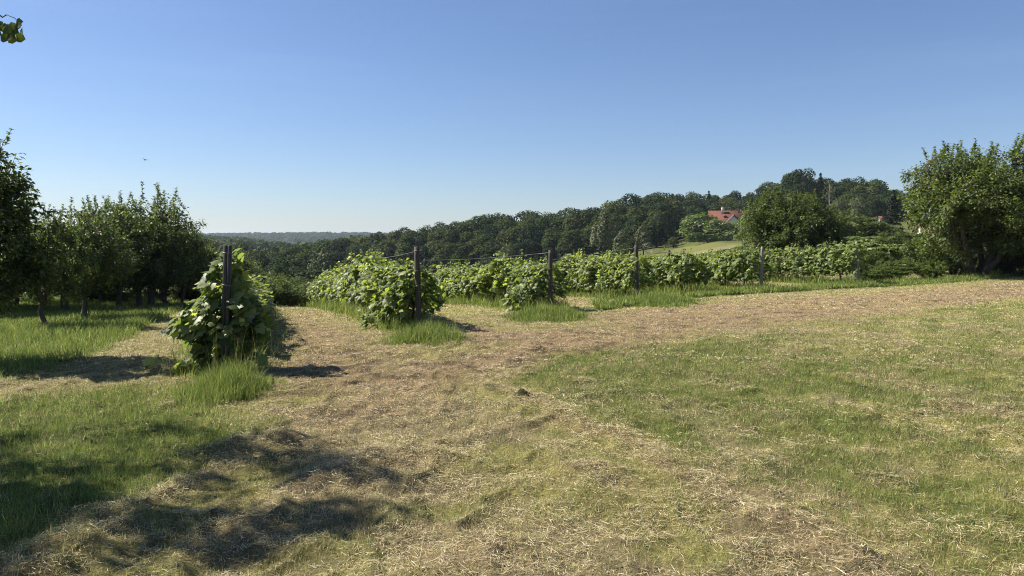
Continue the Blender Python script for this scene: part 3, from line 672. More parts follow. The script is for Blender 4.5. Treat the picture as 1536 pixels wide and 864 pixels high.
# curl of loose wire on the post of row D
mb = MB(); a = np.linspace(0, 4.6*math.pi, 60); t = tops['D'][0]
Q = np.stack([.22+.16*np.cos(a)*(1-.02*a), .05*np.sin(a*.7), -.10+.17*np.sin(a)*(1-.02*a)], 1); tube(mb, Q, .0045, 4, cap=False)
o = mb.build('wire_coil', M['wire']); o.location = t; tag(o, 'loose curl of wire hanging at the top of a weathered post', 'wire')
for key, pts in tops.items():
    mb = MB()
    for dz in (-.06, -.44, -.84):
        pp = [p+np.array([0, 0, dz]) for p in pts]
        if key == 'E': pp = [np.array([*along('E', .1), ground(*along('E', .1))+1.5+dz])]+pp
        s = ROWLEN[key]; x, y = along(key, s); pp.append(np.array([x, y, ground(x, y)+1.4+dz]))
        for a, b in zip(pp[:-1], pp[1:]):
            t = np.linspace(0, 1, 12)[:, None]; Q = a*(1-t)+b*t; Q[:, 2] -= (.06*np.sin(t[:, 0]*math.pi)); tube(mb, Q, .0045 if dz == -.06 else .003, 4)
    o = mb.build('trellis_wire', M['wire']); tag(o, f'sagging wires strung along the {ROWSAY[key]}', 'wire', 'trellis wires of the vine rows')
# ------------------------------------------------------------------ garden and orchard trees
def tree_parts(seed, H_, Rr, base, trunk_r, n_tw=320, lpt=45, lsz=(.06, .10), shoots=22, shoot_len=(.3, .75), nl=6, tilt=(0, 0), cull=None, flat=.0, tb=None, gap=.35, tpl=APPLE, multi=False, bare=None):
    """trunk with limbs and twigs, and a crown of single leaves set along the twigs"""
    g = np.random.default_rng(seed); f = MB(); t = MB()
    ch = H_-base; cz = base+ch*.5; cx, cy_ = tilt[0], tilt[1]
    tb = tb or base*1.02
    segs = []
    if not multi:
        P = np.array([(0, 0, -.15), (.02, 0, tb*.3), (.05*g.normal(), .05*g.normal(), tb*.65), (cx*.35, cy_*.35, tb)])
        tube(t, P, [trunk_r*1.35, trunk_r, trunk_r*.9, trunk_r*.95], 9)
    for i in range(nl):
        a = 2*math.pi*(i+.6*g.random())/nl; el = g.uniform(.35, 1.25); L = (Rr*.75/max(.3, math.cos(el)) if el < .9 else ch*.8)
        L = min(L, ch*.85)
        s0 = P[-1]-[0, 0, .12*g.random()*tb] if not multi else np.array([.25*math.cos(a), .25*math.sin(a), -.1])
        e = s0+np.array([math.cos(a)*math.cos(el)*L, math.sin(a)*math.cos(el)*L, math.sin(el)*L])
        if multi: e = np.array([cx+math.cos(a)*Rr*.55, cy_+math.sin(a)*Rr*.55, base+ch*g.uniform(.45, .85)])
        u = np.linspace(0, 1, 7)[:, None]; Q = s0*(1-u)+e*u + np.concatenate([np.zeros((1, 3)), np.cumsum(g.normal(0, .055*Rr*.5, (6, 3)), 0)])
        Q[:, 2] += .12*L*np.sin(u[:, 0]*math.pi)*(1 if el < .9 else 0)
        rr = np.linspace(trunk_r*(.62 if not multi else .9), trunk_r*.16, 7); tube(t, Q, rr, 7); segs.append(Q)
        for j in range(3):
            q0 = Q[g.integers(2, 6)]; dv = rdir(1, g)[0]; dv[2] = abs(dv[2])*.8; e2 = q0+dv*Rr*g.uniform(.35, .6)
            Q2 = q0*(1-u)+e2*u+np.concatenate([np.zeros((1, 3)), np.cumsum(g.normal(0, .02*Rr, (6, 3)), 0)]); tube(t, Q2, np.linspace(trunk_r*.25, trunk_r*.07, 7), 5); segs.append(Q2)
    A = np.concatenate(segs)
    # twig ends fill an uneven ellipsoid
    d = rdir(n_tw*3, g); lob = .78+.42*vnoise(d[:, 0]*1.7+seed*3.1, d[:, 1]*1.7+d[:, 2]*1.3, .8, seed)
    q = (g.random(n_tw*3)**.38)*lob
    E = np.stack([cx+d[:, 0]*Rr*q, cy_+d[:, 1]*Rr*q, cz+d[:, 2]*ch*.5*np.clip(q*1.05, 0, 1.12)], 1)
    E[:, 2] = np.maximum(E[:, 2], base*.75+.15*g.random(len(E)))
    k = vnoise(E[:, 0]+9, E[:, 1]*.8+E[:, 2]*1.3, Rr*.45, seed+31) > gap*.6; E = E[k]
    if bare is not None: E = E[~bare(E)]
    E = E[:n_tw]
    tops_ = []
    for e in E:
        s0 = A[np.argmin(((A-e)**2).sum(1)+g.random(len(A))*.15*Rr)]
        l = np.linalg.norm(e-s0); u = np.linspace(0, 1, 4)[:, None]; Q = s0*(1-u)+e*u; Q[1:3] += g.normal(0, .06*l, (2, 3)); Q[1:3, 2] += .08*l
        if cull is None or not cull(Q[2:3])[0]: tube(t, Q, np.linspace(.011, .003, 4)*max(1, Rr/2), 3, cap=False)
        mm = int(lpt*g.uniform(.6, 1.3)); v = 1-g.random(mm)**1.5*min(1, .6*Rr/max(l, .1)); Pp = np.stack([np.interp(v, u[:, 0], Q[:, c]) for c in range(3)], 1)
        off = rdir(mm, g); Pp += off*g.uniform(.02, .13, mm)[:, None]*max(.8, Rr/1.7)
        ax = nrm((e-s0)[None])[0]
        N_ = off*.5+np.array([0, 0, .75])+g.normal(0, .35, (mm, 3)); D_ = ax*.5+off*.9+[0, 0, -.25]
        leaves(f, Pp, N_, D_, g.uniform(*lsz, mm), np.clip(.45+g.normal(0, .18, mm)+g.normal(0, .10), 0, 1), tpl)
    # upright water shoots
    cand = E[np.argsort(-(E[:, 2]+.25*g.random(len(E))))][:shoots*2]
    for e in cand[g.permutation(len(cand))[:shoots]]:
        L = g.uniform(*shoot_len); e1 = e+np.array([g.normal(0, .22)*L, g.normal(0, .22)*L, L]); Q = np.array([e, e*.5+e1*.5+g.normal(0, .02, 3), e1]); tube(t, Q, [.008, .006, .003], 4)
        mm = int(L*75)+8; v = g.random(mm)**.9; Pp = e*(1-v)[:, None]+e1*v[:, None]; az = g.uniform(0, 6.28, mm)
        D_ = np.stack([np.cos(az), np.sin(az), .35+.9*v], 1); N_ = np.stack([-np.cos(az)*.5, -np.sin(az)*.5, np.ones(mm)], 1)
        leaves(f, Pp, N_, D_, g.uniform(*lsz, mm)*(1.25-.4*v), np.clip(.55+g.normal(0, .15, mm), 0, 1), tpl)
    if cull is not None:
        for mb in (f,):
            for i, (V, Fc) in enumerate(zip(mb.V, mb.Fc)):
                pass
    return f, t
def plant_tree(name, parts, loc, label, cat, group=None, lm='apple', bm='bark', rz=0, sc=1, crown='crown'):
    r = empty(name, loc, label, cat, group, rz, sc); parts[0].build(crown, M[lm], r); parts[1].build('trunk', M[bm], r); return r
def hpx(top, y, px, g_): return zat(top, y, px)-g_
GO = 'fruit trees of the orchard'
# prototypes (heights in metres)
orch = [tree_parts(21, 2.9, 1.7, .68, .085, 380, 52, shoots=14, shoot_len=(.2, .45), tb=.7, gap=.15), tree_parts(22, 2.7, 1.55, .66, .08, 360, 50, shoots=12, shoot_len=(.2, .45), tb=.65, gap=.15), tree_parts(23, 3.1, 1.75, .72, .09, 400, 52, shoots=18, shoot_len=(.25, .6), tb=.8, gap=.15)]
OT = [  # px of trunk, base row (ground) -> distance, top row, prototype, width factor, label
 (66, 495, 312, 1, .72, 'apple', 'small lime-tinged fruit tree on a thin leaning trunk'),
 (126, 480, 308, 0, .85, 'apple', 'dark fruit tree with a stout forked trunk left of the pair'),
 (180, 466, 300, 1, .9, 'apple', 'fruit tree on a slender dark stem beside the crown with tall shoots'),
 (226, 463, 284, 2, .95, 'apple', 'fruit tree with tall leafy shoots bristling from its crown'),
 (274, 459, 334, 0, .68, 'apple', 'low rounded fruit tree at the right end of the orchard')]
roots = {}
for px, py, top, pi_, wf, lm, lab in OT:
    p = at(px, py); h = hpx(top, p[1], px, p[2]); H0 = [2.9, 2.7, 3.1][pi_]; sz = h/(H0+.12)
    if pi_ not in roots:
        r = plant_tree('fruit_tree', orch[pi_], p, lab, 'tree', GO, lm, sc=(sz*wf, sz*wf, sz)); roots[pi_] = r
    else: dup(roots[pi_], p, rng.uniform(0, 6), (sz*wf, sz*wf, sz), lab, GO)
p = at(-36, 546); h = hpx(214, p[1], 20, p[2])
plant_tree('fruit_tree', tree_parts(29, h+.15, 1.22, .6, .10, 420, 56, (.06, .095), shoots=8, gap=.4, shoot_len=(.2, .5)), p, 'tallest fruit tree, cut by the left edge of the picture', 'tree', GO)
for i, (px, d, top, pi_, lab) in enumerate([(-60, 22, 300, 0, 'b'), (-20, 27, 330, 2, 'b'), (55, 32, 345, 0, 'b'), (120, 33, 345, 1, 'b'), (180, 36, 352, 0, 'b'), (230, 38, 358, 2, 'b'), (278, 40, 366, 0, 'b'), (20, 25, 345, 1, 'b'), (95, 24, 340, 2, 'b'), (150, 29, 352, 0, 'b'), (245, 30, 358, 1, 'b'), (205, 27, 350, 2, 'b'), (315, 34, 372, 2, 'c'), (338, 38, 378, 1, 'c')]):
    x = xat(px, d); z = ground(x, d); sz = (zat(top, d, px)-z)/([2.9, 2.7, 3.1][pi_]+.1)
    dup(roots[pi_], (x, d, z), rng.uniform(0, 6), (sz*1.5, sz*1.5, sz), 'fruit tree in the shaded back row of the orchard' if lab == 'b' else 'paler fruit tree at the back, left of the two-board post', GO if lab == 'b' else 'far fruit trees beside the lane end')
# tree over the viewer's left shoulder: only a twig hangs into the picture; its shade lies on the lawn
def over():
    g = np.random.default_rng(77); f = MB(); t = MB(); c0 = np.array([-9.5, 6.5, 0])
    z0 = ground(c0[0], c0[1])
    tube(t, np.array([(c0[0], c0[1], z0-.2), (c0[0]+.05, c0[1], 1.0), (c0[0]+.15, c0[1]-.05, 2.2), (c0[0]+.3, c0[1]-.1, 3.4)]), [.24, .19, .17, .15], 10)
    fork = np.array([c0[0]+.3, c0[1]-.1, 3.3]); A = []
    for i in range(9):
        a = 2*math.pi*i/9+.3*g.normal(); e = np.array([-8.0+1.9*math.cos(a), 6.5+1.7*math.sin(a), g.uniform(4.4, 6.4)]); u = np.linspace(0, 1, 7)[:, None]
        Q = fork*(1-u)+e*u; Q[1:6] += g.normal(0, .1, (5, 3)); tube(t, Q, np.linspace(.09, .02, 7), 6); A.append(Q)
    A = np.concatenate(A)
    for i in range(400):
        d = rdir(1, g)[0]; q = g.random()**.4; e = np.array([-8.1+2.5*d[0]*q, 6.25+1.75*d[1]*q, 5.2+1.5*d[2]*q])
        if vnoise(np.array([e[0]]), np.array([e[1]+.7*e[2]]), .9, 5)[0] < .46: continue
        px, py = proj(e[None]); 
        if px[0] > -40 and py[0] > -60: continue
        s0 = A[np.argmin(((A-e)**2).sum(1))]; tube(t, np.array([s0, (s0+e)/2+[0, 0, .06], e]), [.01, .007, .004], 3, cap=False)
        mm = 42; v = 1-g.random(mm)**1.5*.6; off = rdir(mm, g); Pp = s0*(1-v)[:, None]+e*v[:, None]+off*g.uniform(.03, .2, mm)[:, None]
        leaves(f, Pp, off*.5+[0, 0, .8], off+[0, 0, -.4], g.uniform(.08, .13, mm), np.clip(.5+g.normal(0, .15, mm), 0, 1), APPLE)
    # the hanging twig
    y = 6.3; tw = np.array([(-5.2, 6.4, 4.0), (-4.55, 6.32, 3.78), (xat(4, y, 28), y, zat(26, y, 4)), (xat(10, y, 28), y, zat(22, y, 10)), (xat(22, y, 28), y, zat(27, y, 22)), (xat(30, y, 28), y, zat(36, y, 30))])
    tube(t, np.array([A[np.argmin(((A-tw[0])**2).sum(1))], tw[0], tw[1], tw[2], tw[3]]), [.014, .01, .008, .006, .005], 5); tube(t, tw[3:], [.004, .003, .002], 4)
    for (px, py, s, dx, dz) in [(2, 32, .09, .2, -1), (5, 40, .10, -.1, -1), (9, 44, .10, .1, -1), (12, 46, .09, .3, -1), (16, 34, .08, .4, -1), (20, 36, .075, .1, -1), (24, 27, .07, .5, -.6), (28, 31, .075, .2, -1), (22, 45, .075, .3, -1), (19, 52, .07, .4, -.8), (8, 52, .085, .1, -1), (-3, 38, .11, 0, -1), (-6, 30, .10, -.3, -1), (-2, 46, .1, 0, -1), (26, 48, .05, 0, -1), (14, 40, .08, 0, -1), (17, 44, .085, .1, -1), (11, 36, .09, -.2, -1), (4, 50, .09, .2, -1), (21, 38, .08, -.1, -1), (6, 58, .08, .1, -1), (25, 37, .06, .3, -1)]:
        px, py = px*1.12, 14+py*.72
        P1 = np.array([[xat(px, y, py), y+g.normal(0, .05), zat(py-5, y, px)]]); leaves(f, P1, np.array([[g.normal(0, .45), -.95, .15]]), np.array([[dx, 0, dz]]), s*.98, .25+.25*g.random(), (CLUMP[0]*[.8, 1, 1]+[0, .5, 0], CLUMP[1]))
    return f, t
fo, tr = over()
r = empty('shade_tree', (0, 0, 0), 'tree outside the left edge whose leafy twig hangs into the sky', 'tree')
fo.build('crown', M['apple'], r); tr.build('trunk', M['bark'], r)
# the big tree on the right, its neighbours and the shrubs around them
p = at(1466, 414); h = hpx(206, p[1], 1460, p[2])
plant_tree('plum_tree', tree_parts(41, h-.15, 3.7, .5, .17, 1050, 56, (.10, .17), shoots=30, shoot_len=(.3, .75), nl=7, tilt=(-.1, 0), multi=True, gap=.3, bare=lambda E: ((E[:, 2] < 1.15) & (E[:, 0] > -.9) & (E[:, 0] < .8) & (E[:, 1] < 1.0)) | ((E[:, 0] > -2.1) & (E[:, 0] < -1.0) & (E[:, 2] > .9) & (E[:, 2] < 2.5))), p, 'big many-stemmed tree with tall leafy shoots on the right bank', 'tree', lm='apple')
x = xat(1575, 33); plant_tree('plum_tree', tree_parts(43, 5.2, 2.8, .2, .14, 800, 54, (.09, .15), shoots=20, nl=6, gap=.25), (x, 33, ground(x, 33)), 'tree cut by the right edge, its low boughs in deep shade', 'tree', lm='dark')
x = xat(1190, 46); gz_ = ground(x, 46); h = zat(292, 46, 1187)-gz_
plant_tree('hazel_bush', tree_parts(47, h+.1, 3.1, -.3, .10, 1150, 62, (.10, .17), shoots=36, shoot_len=(.2, .5), nl=8, multi=True, gap=.08), (x, 46, gz_), 'broad dark glossy bush behind the vines, as tall as a tree', 'bush', lm='apple')
shr = tree_parts(51, 2.0, 1.25, .1, .04, 260, 46, (.07, .12), shoots=10, shoot_len=(.15, .4), nl=6, multi=True, gap=.1)
shr_root = None
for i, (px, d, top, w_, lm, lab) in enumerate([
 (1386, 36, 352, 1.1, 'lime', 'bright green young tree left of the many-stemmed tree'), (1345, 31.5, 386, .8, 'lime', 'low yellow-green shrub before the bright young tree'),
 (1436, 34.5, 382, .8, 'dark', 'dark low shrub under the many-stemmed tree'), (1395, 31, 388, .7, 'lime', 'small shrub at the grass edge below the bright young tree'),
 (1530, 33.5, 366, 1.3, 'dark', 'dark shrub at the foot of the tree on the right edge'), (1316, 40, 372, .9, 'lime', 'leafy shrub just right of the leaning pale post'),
 (1240, 50, 366, 1.0, 'lime', 'pale green shrub at the right foot of the broad dark bush'), (1500, 36.5, 360, 1.2, 'dark', 'added dark shrub deepening the shade right of the many-stemmed trunks'),  # dark shrubs by the stems added to deepen the shade under the tree
 (1458, 38.5, 350, 1.5, 'dark', 'dark shrub added as shade behind the bare lower stems of the many-stemmed tree'), (1328, 31, 396, .9, 'lime', 'low leafy shrub between the leaning pale post and the grass edge'), (1306, 30.5, 402, .7, 'lime', 'small leafy shrub right at the foot of the leaning pale post'), (1290, 62, 366, 1.6, 'lime', 'spreading green shrub on the slope behind the leaning post'), (1345, 60, 344, 1.8, 'apple', 'rounded bush halfway up the slope behind the young tree'), (1283, 95, 318, 2.6, 'apple', 'round olive bush below the far wood, above the leaning post')]):
    x = xat(px, d); z = ground(x, d); h = zat(top, d, px)-z; sz = h/2.2
    if shr_root is None or lm != 'lime':
        key = shr
        r = plant_tree('shrub', key, (x, d, z), lab, 'shrub', lm=lm, rz=rng.uniform(0, 6), sc=(w_*max(sz, .9)*.9, w_*max(sz, .9)*.9, sz))
        if lm == 'lime' and shr_root is None: shr_root = r
    else: dup(shr_root, (x, d, z), rng.uniform(0, 6), (w_*max(sz, .9)*.9, w_*max(sz, .9)*.9, sz), lab)
for i in range(13):
    px = -60+30*i+rng.uniform(-8, 8); d = rng.uniform(33, 42); x = xat(px, d); z = ground(x, d); sz = (zat(rng.uniform(424, 436), d, px)-z)/2.2
    dup(shr_root, (x, d, z), rng.uniform(0, 6), (sz*2.0, sz*2.0, sz), 'low scrub in the shade behind the orchard trunks', 'scrub behind the orchard')
# scrub at the low end of the lane
sr2 = None
for i, (px, d, top, w_, lab) in enumerate([(432, 37, 428, 1, 'left of two'), (455, 38, 432, .9, 'x'), (412, 36, 418, .9, 'x'), (478, 42, 426, 1, 'x'), (390, 41, 415, 1.1, 'x'), (447, 44, 420, 1.2, 'x'), (420, 47, 408, 1.2, 'x')]):
    x = xat(px, d); z = ground(x, d); sz = max(.35, (zat(top, d, px)-z)/2.2); lab = 'leafy green scrub closing the far end of the mown lane'
    if sr2 is None: sr2 = plant_tree('shrub', shr, (x, d, z), lab, 'shrub', 'scrub at the end of the lane', lm='lime', sc=(sz*1.3*w_, sz*1.3*w_, sz))
    else: dup(sr2, (x, d, z), rng.uniform(0, 6), (sz*1.3*w_, sz*1.3*w_, sz), lab)
# ------------------------------------------------------------------ the wood on the far slope
def lobed_crown(seed, H_=15, Rr=4.6, base=2.5, nl=22, n=3400, csz=(.42, .8), tall=1.0, droop=0.):
    g = np.random.default_rng(seed); f = MB(); t = MB(); ch = H_-base; cz = base+ch*.52
    d = rdir(nl, g); d[:, 2] = d[:, 2]*.8+.15; q = g.uniform(.45, .8, nl)
    Cn = np.stack([d[:, 0]*Rr*q, d[:, 1]*Rr*q, cz+d[:, 2]*ch*.5*q*1.15], 1); Cr = g.uniform(.30, .50, nl)*Rr
    Cn = np.vstack([Cn, [[0, 0, cz]]]); Cr = np.r_[Cr, Rr*.62]
    wt = Cr**2/np.sum(Cr**2); li = g.choice(len(Cr), n, p=wt); dd = rdir(n, g); dd[:, 2] = np.where(dd[:, 2] < -.3, -dd[:, 2], dd[:, 2])
    rr = Cr[li]*(.68+.44*g.random(n)**.8); P = Cn[li]+dd*rr[:, None]*np.array([1, 1, tall])
    ins = np.zeros(n, bool)
    for c, r_ in zip(Cn, Cr): ins |= ((P-c)**2/np.array([1, 1, tall**2])).sum(1) < (r_*.72)**2
    P, dd, li = P[~ins], dd[~ins], li[~ins]; n = len(P)
    lt = g.normal(0, .10, len(Cr))
    N_ = dd*.9+g.normal(0, .36, (n, 3))+[0, 0, .3]; D_ = rdir(n, g)+[0, 0, -droop]
    leaves(f, P, N_, D_, g.uniform(*csz, n), np.clip(.45+lt[li]+g.normal(0, .14, n), 0, 1), CLUMP)
    tube(t, np.array([(0, 0, -1), (.1, 0, H_*.2), (0, .1, H_*.42), (.1, .1, H_*.65)]), [.32, .25, .2, .09], 6)
    for i in range(5):
        a = 6.28*g.random(); tube(t, np.array([(0, 0, H_*(.2+.06*i)), (math.cos(a)*Rr*.3, math.sin(a)*Rr*.3, H_*(.33+.07*i)), (math.cos(a)*Rr*.65, math.sin(a)*Rr*.65, H_*(.42+.08*i))]), [.12, .08, .03], 5)
    return f, t
def conifer(seed, H_=15, Rr=4.2):
    g = np.random.default_rng(seed); f = MB(); t = MB(); n = 2600
    u = g.random(n)**.7; z = 1+u*0; tier = np.clip((1-u)+.03*np.sin((1-u)*75), 0, 1); z = 1.0+(H_-1.2)*tier; r0 = Rr*(1-tier)*(.35+.65*g.random(n)); a = g.uniform(0, 6.28, n); r0 *= .65+.6*vnoise(a*2, tier*20, .8, seed)
    P = np.stack([np.cos(a)*r0, np.sin(a)*r0, z-.28*r0], 1); D_ = np.stack([np.cos(a), np.sin(a), -.35+0*a], 1); N_ = np.stack([np.cos(a)*.3, np.sin(a)*.3, np.ones(n)], 1)+g.normal(0, .3, (n, 3))
    leaves(f, P, N_, D_, g.uniform(.35, .75, n), np.clip(.4+g.normal(0, .2, n), 0, 1), CLUMP); tube(t, np.array([(0, 0, -1), (0, 0, H_*.5), (0, 0, H_)]), [.22, .13, .02], 6); return f, t
SKYL = np.array([(-200,348),(240,349),(290,349),(330,353),(380,362),(470,361),(500,353),(560,350),(600,343),(640,338),(700,328),(735,321),(770,321),(850,311),(905,303),(960,292),(1000,283),(1060,291),(1090,284),(1130,284),(1160,266),(1195,254),(1222,266),(1250,265),(1300,264),(1340,284),(1400,292),(1536,300),(1800,300)], float)
FRONT = np.array([(-200,235),(470,235),(640,215),(770,205),(905,200),(985,200),(1010,236),(1060,268),(1110,272),(1180,245),(1300,225),(1360,215),(1800,215)], float)
broad = [lobed_crown(201, 15, 5.4, -4, 34, 7000, (.34, .66)), lobed_crown(202, 15, 6.0, -4, 38, 7600, (.34, .66)), lobed_crown(203, 15, 5.0, -4, 28, 6400, (.34, .64)), lobed_crown(204, 15, 5.6, -4, 40, 7200, (.34, .66)), lobed_crown(205, 15, 5.0, -4, 30, 6600, (.34, .62), 1.15)]
GW = 'broadleaf trees of the dark wood on the slope'
broot = []
def far_tree(i, px, d, top, label, group, wf=1.0, hmin=8, hmax=21):
    x = xat(px, d); z = ground(x, d); h = min(max(zat(top, d, px)-z, hmin), hmax); s = h/15.4; ws = wf*(.55*s+.45)
    loc = (x, d, z); scl = (ws, ws, s); rz = rng.uniform(0, 6.28)
    if len(broot) <= i: broot.append(plant_tree('woodland_tree', broad[i], loc, label, 'tree', group, 'wood', 'dark_bark', rz=rz, sc=scl)); return broot[-1]
    return dup(broot[i], loc, rz, scl, label, group)
nwood = 0
for row in range(6):
    px = 462.0+7*row
    while px < 1420:
        d0 = float(np.interp(px, FRONT[:, 0], FRONT[:, 1])); d = d0+row*13+rng.uniform(-5, 5)
        sk = float(np.interp(px, SKYL[:, 0], SKYL[:, 1]))
        hidden = (px > 1130 and px < 1250 and row < 2) or px > 1375
        if not hidden:
            z = ground(xat(px, d), d); zt = zat(sk, d, px)
            if row >= 3: top = sk+rng.uniform(0, 7)+(row == 3)*5
            else:
                # rising with the slope: the front edge stays below the skyline
                frac = [.45, .66, .85][row]; lo = 388.0 if px < 1000 else 356.0
                top = lo*(1-frac)+sk*frac+rng.uniform(-6, 6)
            far_tree(nwood if nwood < 5 else int(rng.integers(0, 5)), px, d, top, 'dark green broadleaf tree standing in the wood on the slope', GW, rng.uniform(.88, 1.15)); nwood += 1
        px += rng.uniform(24, 34)
# trees of the valley left of the lane, seen over the vines
nval = 0
for (d0, top0, a, b, st) in [(75, 424, 330, 500, 44), (100, 408, 300, 560, 44), (125, 398, 285, 640, 40), (150, 389, 280, 660, 38), (180, 381, 280, 640, 34), (212, 373, 280, 520, 32), (250, 367, 280, 500, 30)]:
    px = a+rng.uniform(0, 15)
    while px < b:
        d = d0+rng.uniform(-9, 9); far_tree(int(rng.integers(0, 5)), px, d, top0+rng.uniform(-4, 5)+max(0, (px-560)*.12), 'green tree in the valley beyond the end of the mown lane', 'valley trees beyond the lane', rng.uniform(.8, 1.05), 5, 17); px += st*rng.uniform(.75, 1.25); nval += 1
# single trees that stand out
far_tree(1, 1195, 262, 252, 'rounded tallest crown on the skyline of the wood, right of the house', None, .95, 8, 30)
con = conifer(301)
for (px, d, top, lab) in [(1228, 258, 258, 'pointed conifer on the skyline right of the tallest crown'), (1062, 300, 285, 'thin conifer tip behind the red-roofed house'), (1338, 130, 283, 'dark conifer left of the many-stemmed tree'), (1325, 150, 312, 'small dark conifer below the tiny red roof')]:
    x = xat(px, d); z = ground(x, d); h = zat(top, d, px)-z; plant_tree('conifer_tree', con, (x, d, z), lab, 'tree', lm='conifer', sc=(h/15*1.0, h/15*1.0, h/15))
wil = lobed_crown(211, 15, 4.8, .6, 26, 4200, (.35, .7), 1.5, 1.5)
wroot = None
for (px, d, top, wf, lab) in [(905, 170, 318, .82, 'pale drooping willow at the front of the dark wood'), (935, 160, 345, .8, 'lower grey-green willow beside the taller drooping one'), (965, 168, 340, .75, 'grey-green rounded tree at the wood edge above the curled-wire post'), (1255, 200, 300, .9, 'pale hanging birch crown on the slope below the skyline'), (1285, 190, 296, .8, 'second pale birch crown, nearer the dark conifer'), (485, 150, 374, .8, 'pale grey-green tree in the valley by the far end of the lane')]:
    x = xat(px, d); z = ground(x, d); h = zat(top, d, px)-z; s = h/15.5
    if wroot is None: wroot = plant_tree('willow_tree', wil, (x, d, z), lab, 'tree', lm='willow', sc=(wf*(s*.5+.4), wf*(s*.5+.4), s))
    else: dup(wroot, (x, d, z), rng.uniform(0, 6), (wf*(s*.5+.4), wf*(s*.5+.4), s), lab)
# bushes and small trees before the wood and round the house
bsh = lobed_crown(221, 5, 2.6, -1.6, 24, 3600, (.18, .38))
bl = None
for (px, d, top, w_, lm, lab) in [(1048, 205, 322, 2.3, 'lime', 'rounded bright tree left in front of the red-roofed house'), (1074, 200, 331, 2.0, 'lime', 'bushy tree below the roof of the red-roofed house'), (1103, 204, 334, 1.8, 'lime', 'bush below the white gable of the house'), (1126, 190, 322, 1.7, 'lime', 'tree half hidden between the house and the broad dark bush'),
      (1108, 176, 352, .9, 'lime', 'yellow-green bush at the right end of the clipped hedge'), (940, 118, 366, .9, 'wood', 'low round bush before the willows, behind the vines'), (690, 120, 384, .9, 'wood', 'olive bush behind the vines left of the middle post'), (762, 150, 368, .7, 'willow', 'slim pale shrub against the dark wood'), (800, 110, 388, 1, 'wood', 'low bush in the dip right of the slim pale shrub'), (853, 115, 386, 1.1, 'wood', 'low bush before the wood right of the middle post'),
      (735, 112, 390, 1.0, 'wood', 'low bush in the dip left of the slim pale shrub'), (1010, 190, 356, .8, 'wood', 'dark shaded bush at the left end of the clipped hedge'), (1300, 150, 330, 1.3, 'lime', 'yellow-green tree on the slope below the pale birches'), (1262, 140, 336, 1.2, 'wood', 'bushy tree on the slope right of the broad dark bush'), (1330, 110, 345, 1.0, 'wood', 'dark bush on the slope left of the many-stemmed tree')]:
    x = xat(px, d); z = ground(x, d); h = max(1.2, zat(top, d, px)-z); s = h/5.1
    plant_tree('bush', bsh, (x, d, z), lab, 'bush', lm=lm, rz=rng.uniform(0, 6), sc=(w_*(s*.5+.35), w_*(s*.5+.35), s))
# bare pale trunk on the skyline
x = xat(1242, 215); z = ground(x, 215); h = zat(272, 215, 1242)-z; mb = MB(); f = MB(); g = np.random.default_rng(4)
tube(mb, np.array([(0, 0, -.5), (.1, 0, h*.4), (-.1, 0, h*.75), (.1, 0, h)]), [.2, .16, .1, .03], 6)
for i in range(12):
    a = g.uniform(0, 6.28); z0 = h*g.uniform(.45, .92); l = g.uniform(.8, 2); tube(mb, np.array([(0, 0, z0), (l*.5*math.cos(a), l*.5*math.sin(a), z0+l*.4), (l*.8*math.cos(a), l*.8*math.sin(a), z0+l)]), [.05, .035, .015], 4)
    P = np.array([l*.6*math.cos(a), l*.6*math.sin(a), z0+l*.7])+g.normal(0, .4, (9, 3)); leaves(f, P, rdir(9, g), rdir(9, g), g.uniform(.25, .45, 9), .5, CLUMP)
r = empty('birch_tree', (x, 215, z), 'half-bare pale birch trunk standing on the slope below the skyline', 'tree'); mb.build('trunk', M['pale_bark'], r); f.build('crown', M['willow'], r)
# clipped hedge and the vine rows on the far slope
def hedge_parts(L, h, w_, seed, n):
    g = np.random.default_rng(seed); f = MB(); t = g.uniform(-.5, .5, n)*L; a = g.uniform(0, math.pi, n)
    P = np.stack([t, np.cos(a)*w_/2*(1+g.normal(0, .1, n)), h*np.clip(np.sin(a)*1.4, .05, 1)*(.85+.3*vnoise(t, t*0, 1.1, seed))], 1)
    leaves(f, P, np.stack([g.normal(0, .4, n), np.cos(a)+g.normal(0, .4, n), np.sin(a)+.2], 1), rdir(n, g), g.uniform(.22, .4, n), np.clip(.5+g.normal(0, .15, n), 0, 1), CLUMP); return f
x0, x1 = xat(1030, 178), xat(1098, 178)
o = hedge_parts(x1-x0, 1.9, 1.6, 5, 2200).build('clipped_hedge', M['lime']); o.location = ((x0+x1)/2, 178, ground((x0+x1)/2, 178)); tag(o, 'clipped bright green hedge along the top of the hay meadow', 'hedge')
hv = None
for i in range(5):
    d = 84+i*8; xa, xb = xat(1004+rng.uniform(-8, 8)+9*i, d), xat(1128+rng.uniform(-6, 6), d*1.06); L = xb-xa; z = ground((xa+xb)/2, d); za, zb = ground(xa, d), ground(xb, d*1.06)
    if hv is None: hv = hedge_parts(12, 1.25, .8, 31, 1500).build('vine_row', M['lime']); o = hv
    else: o = hv.copy(); C.objects.link(o)
    o.location = ((xa+xb)/2, d*1.03, (za+zb)/2); o.scale = (L/12, .9, .5); o.rotation_euler = (0, -math.atan2(zb-za, L), math.atan2(d*.06, L))
    tag(o, 'low distant vine row on the slope below the hay meadow', 'vine row', 'distant vine rows below the hay meadow')
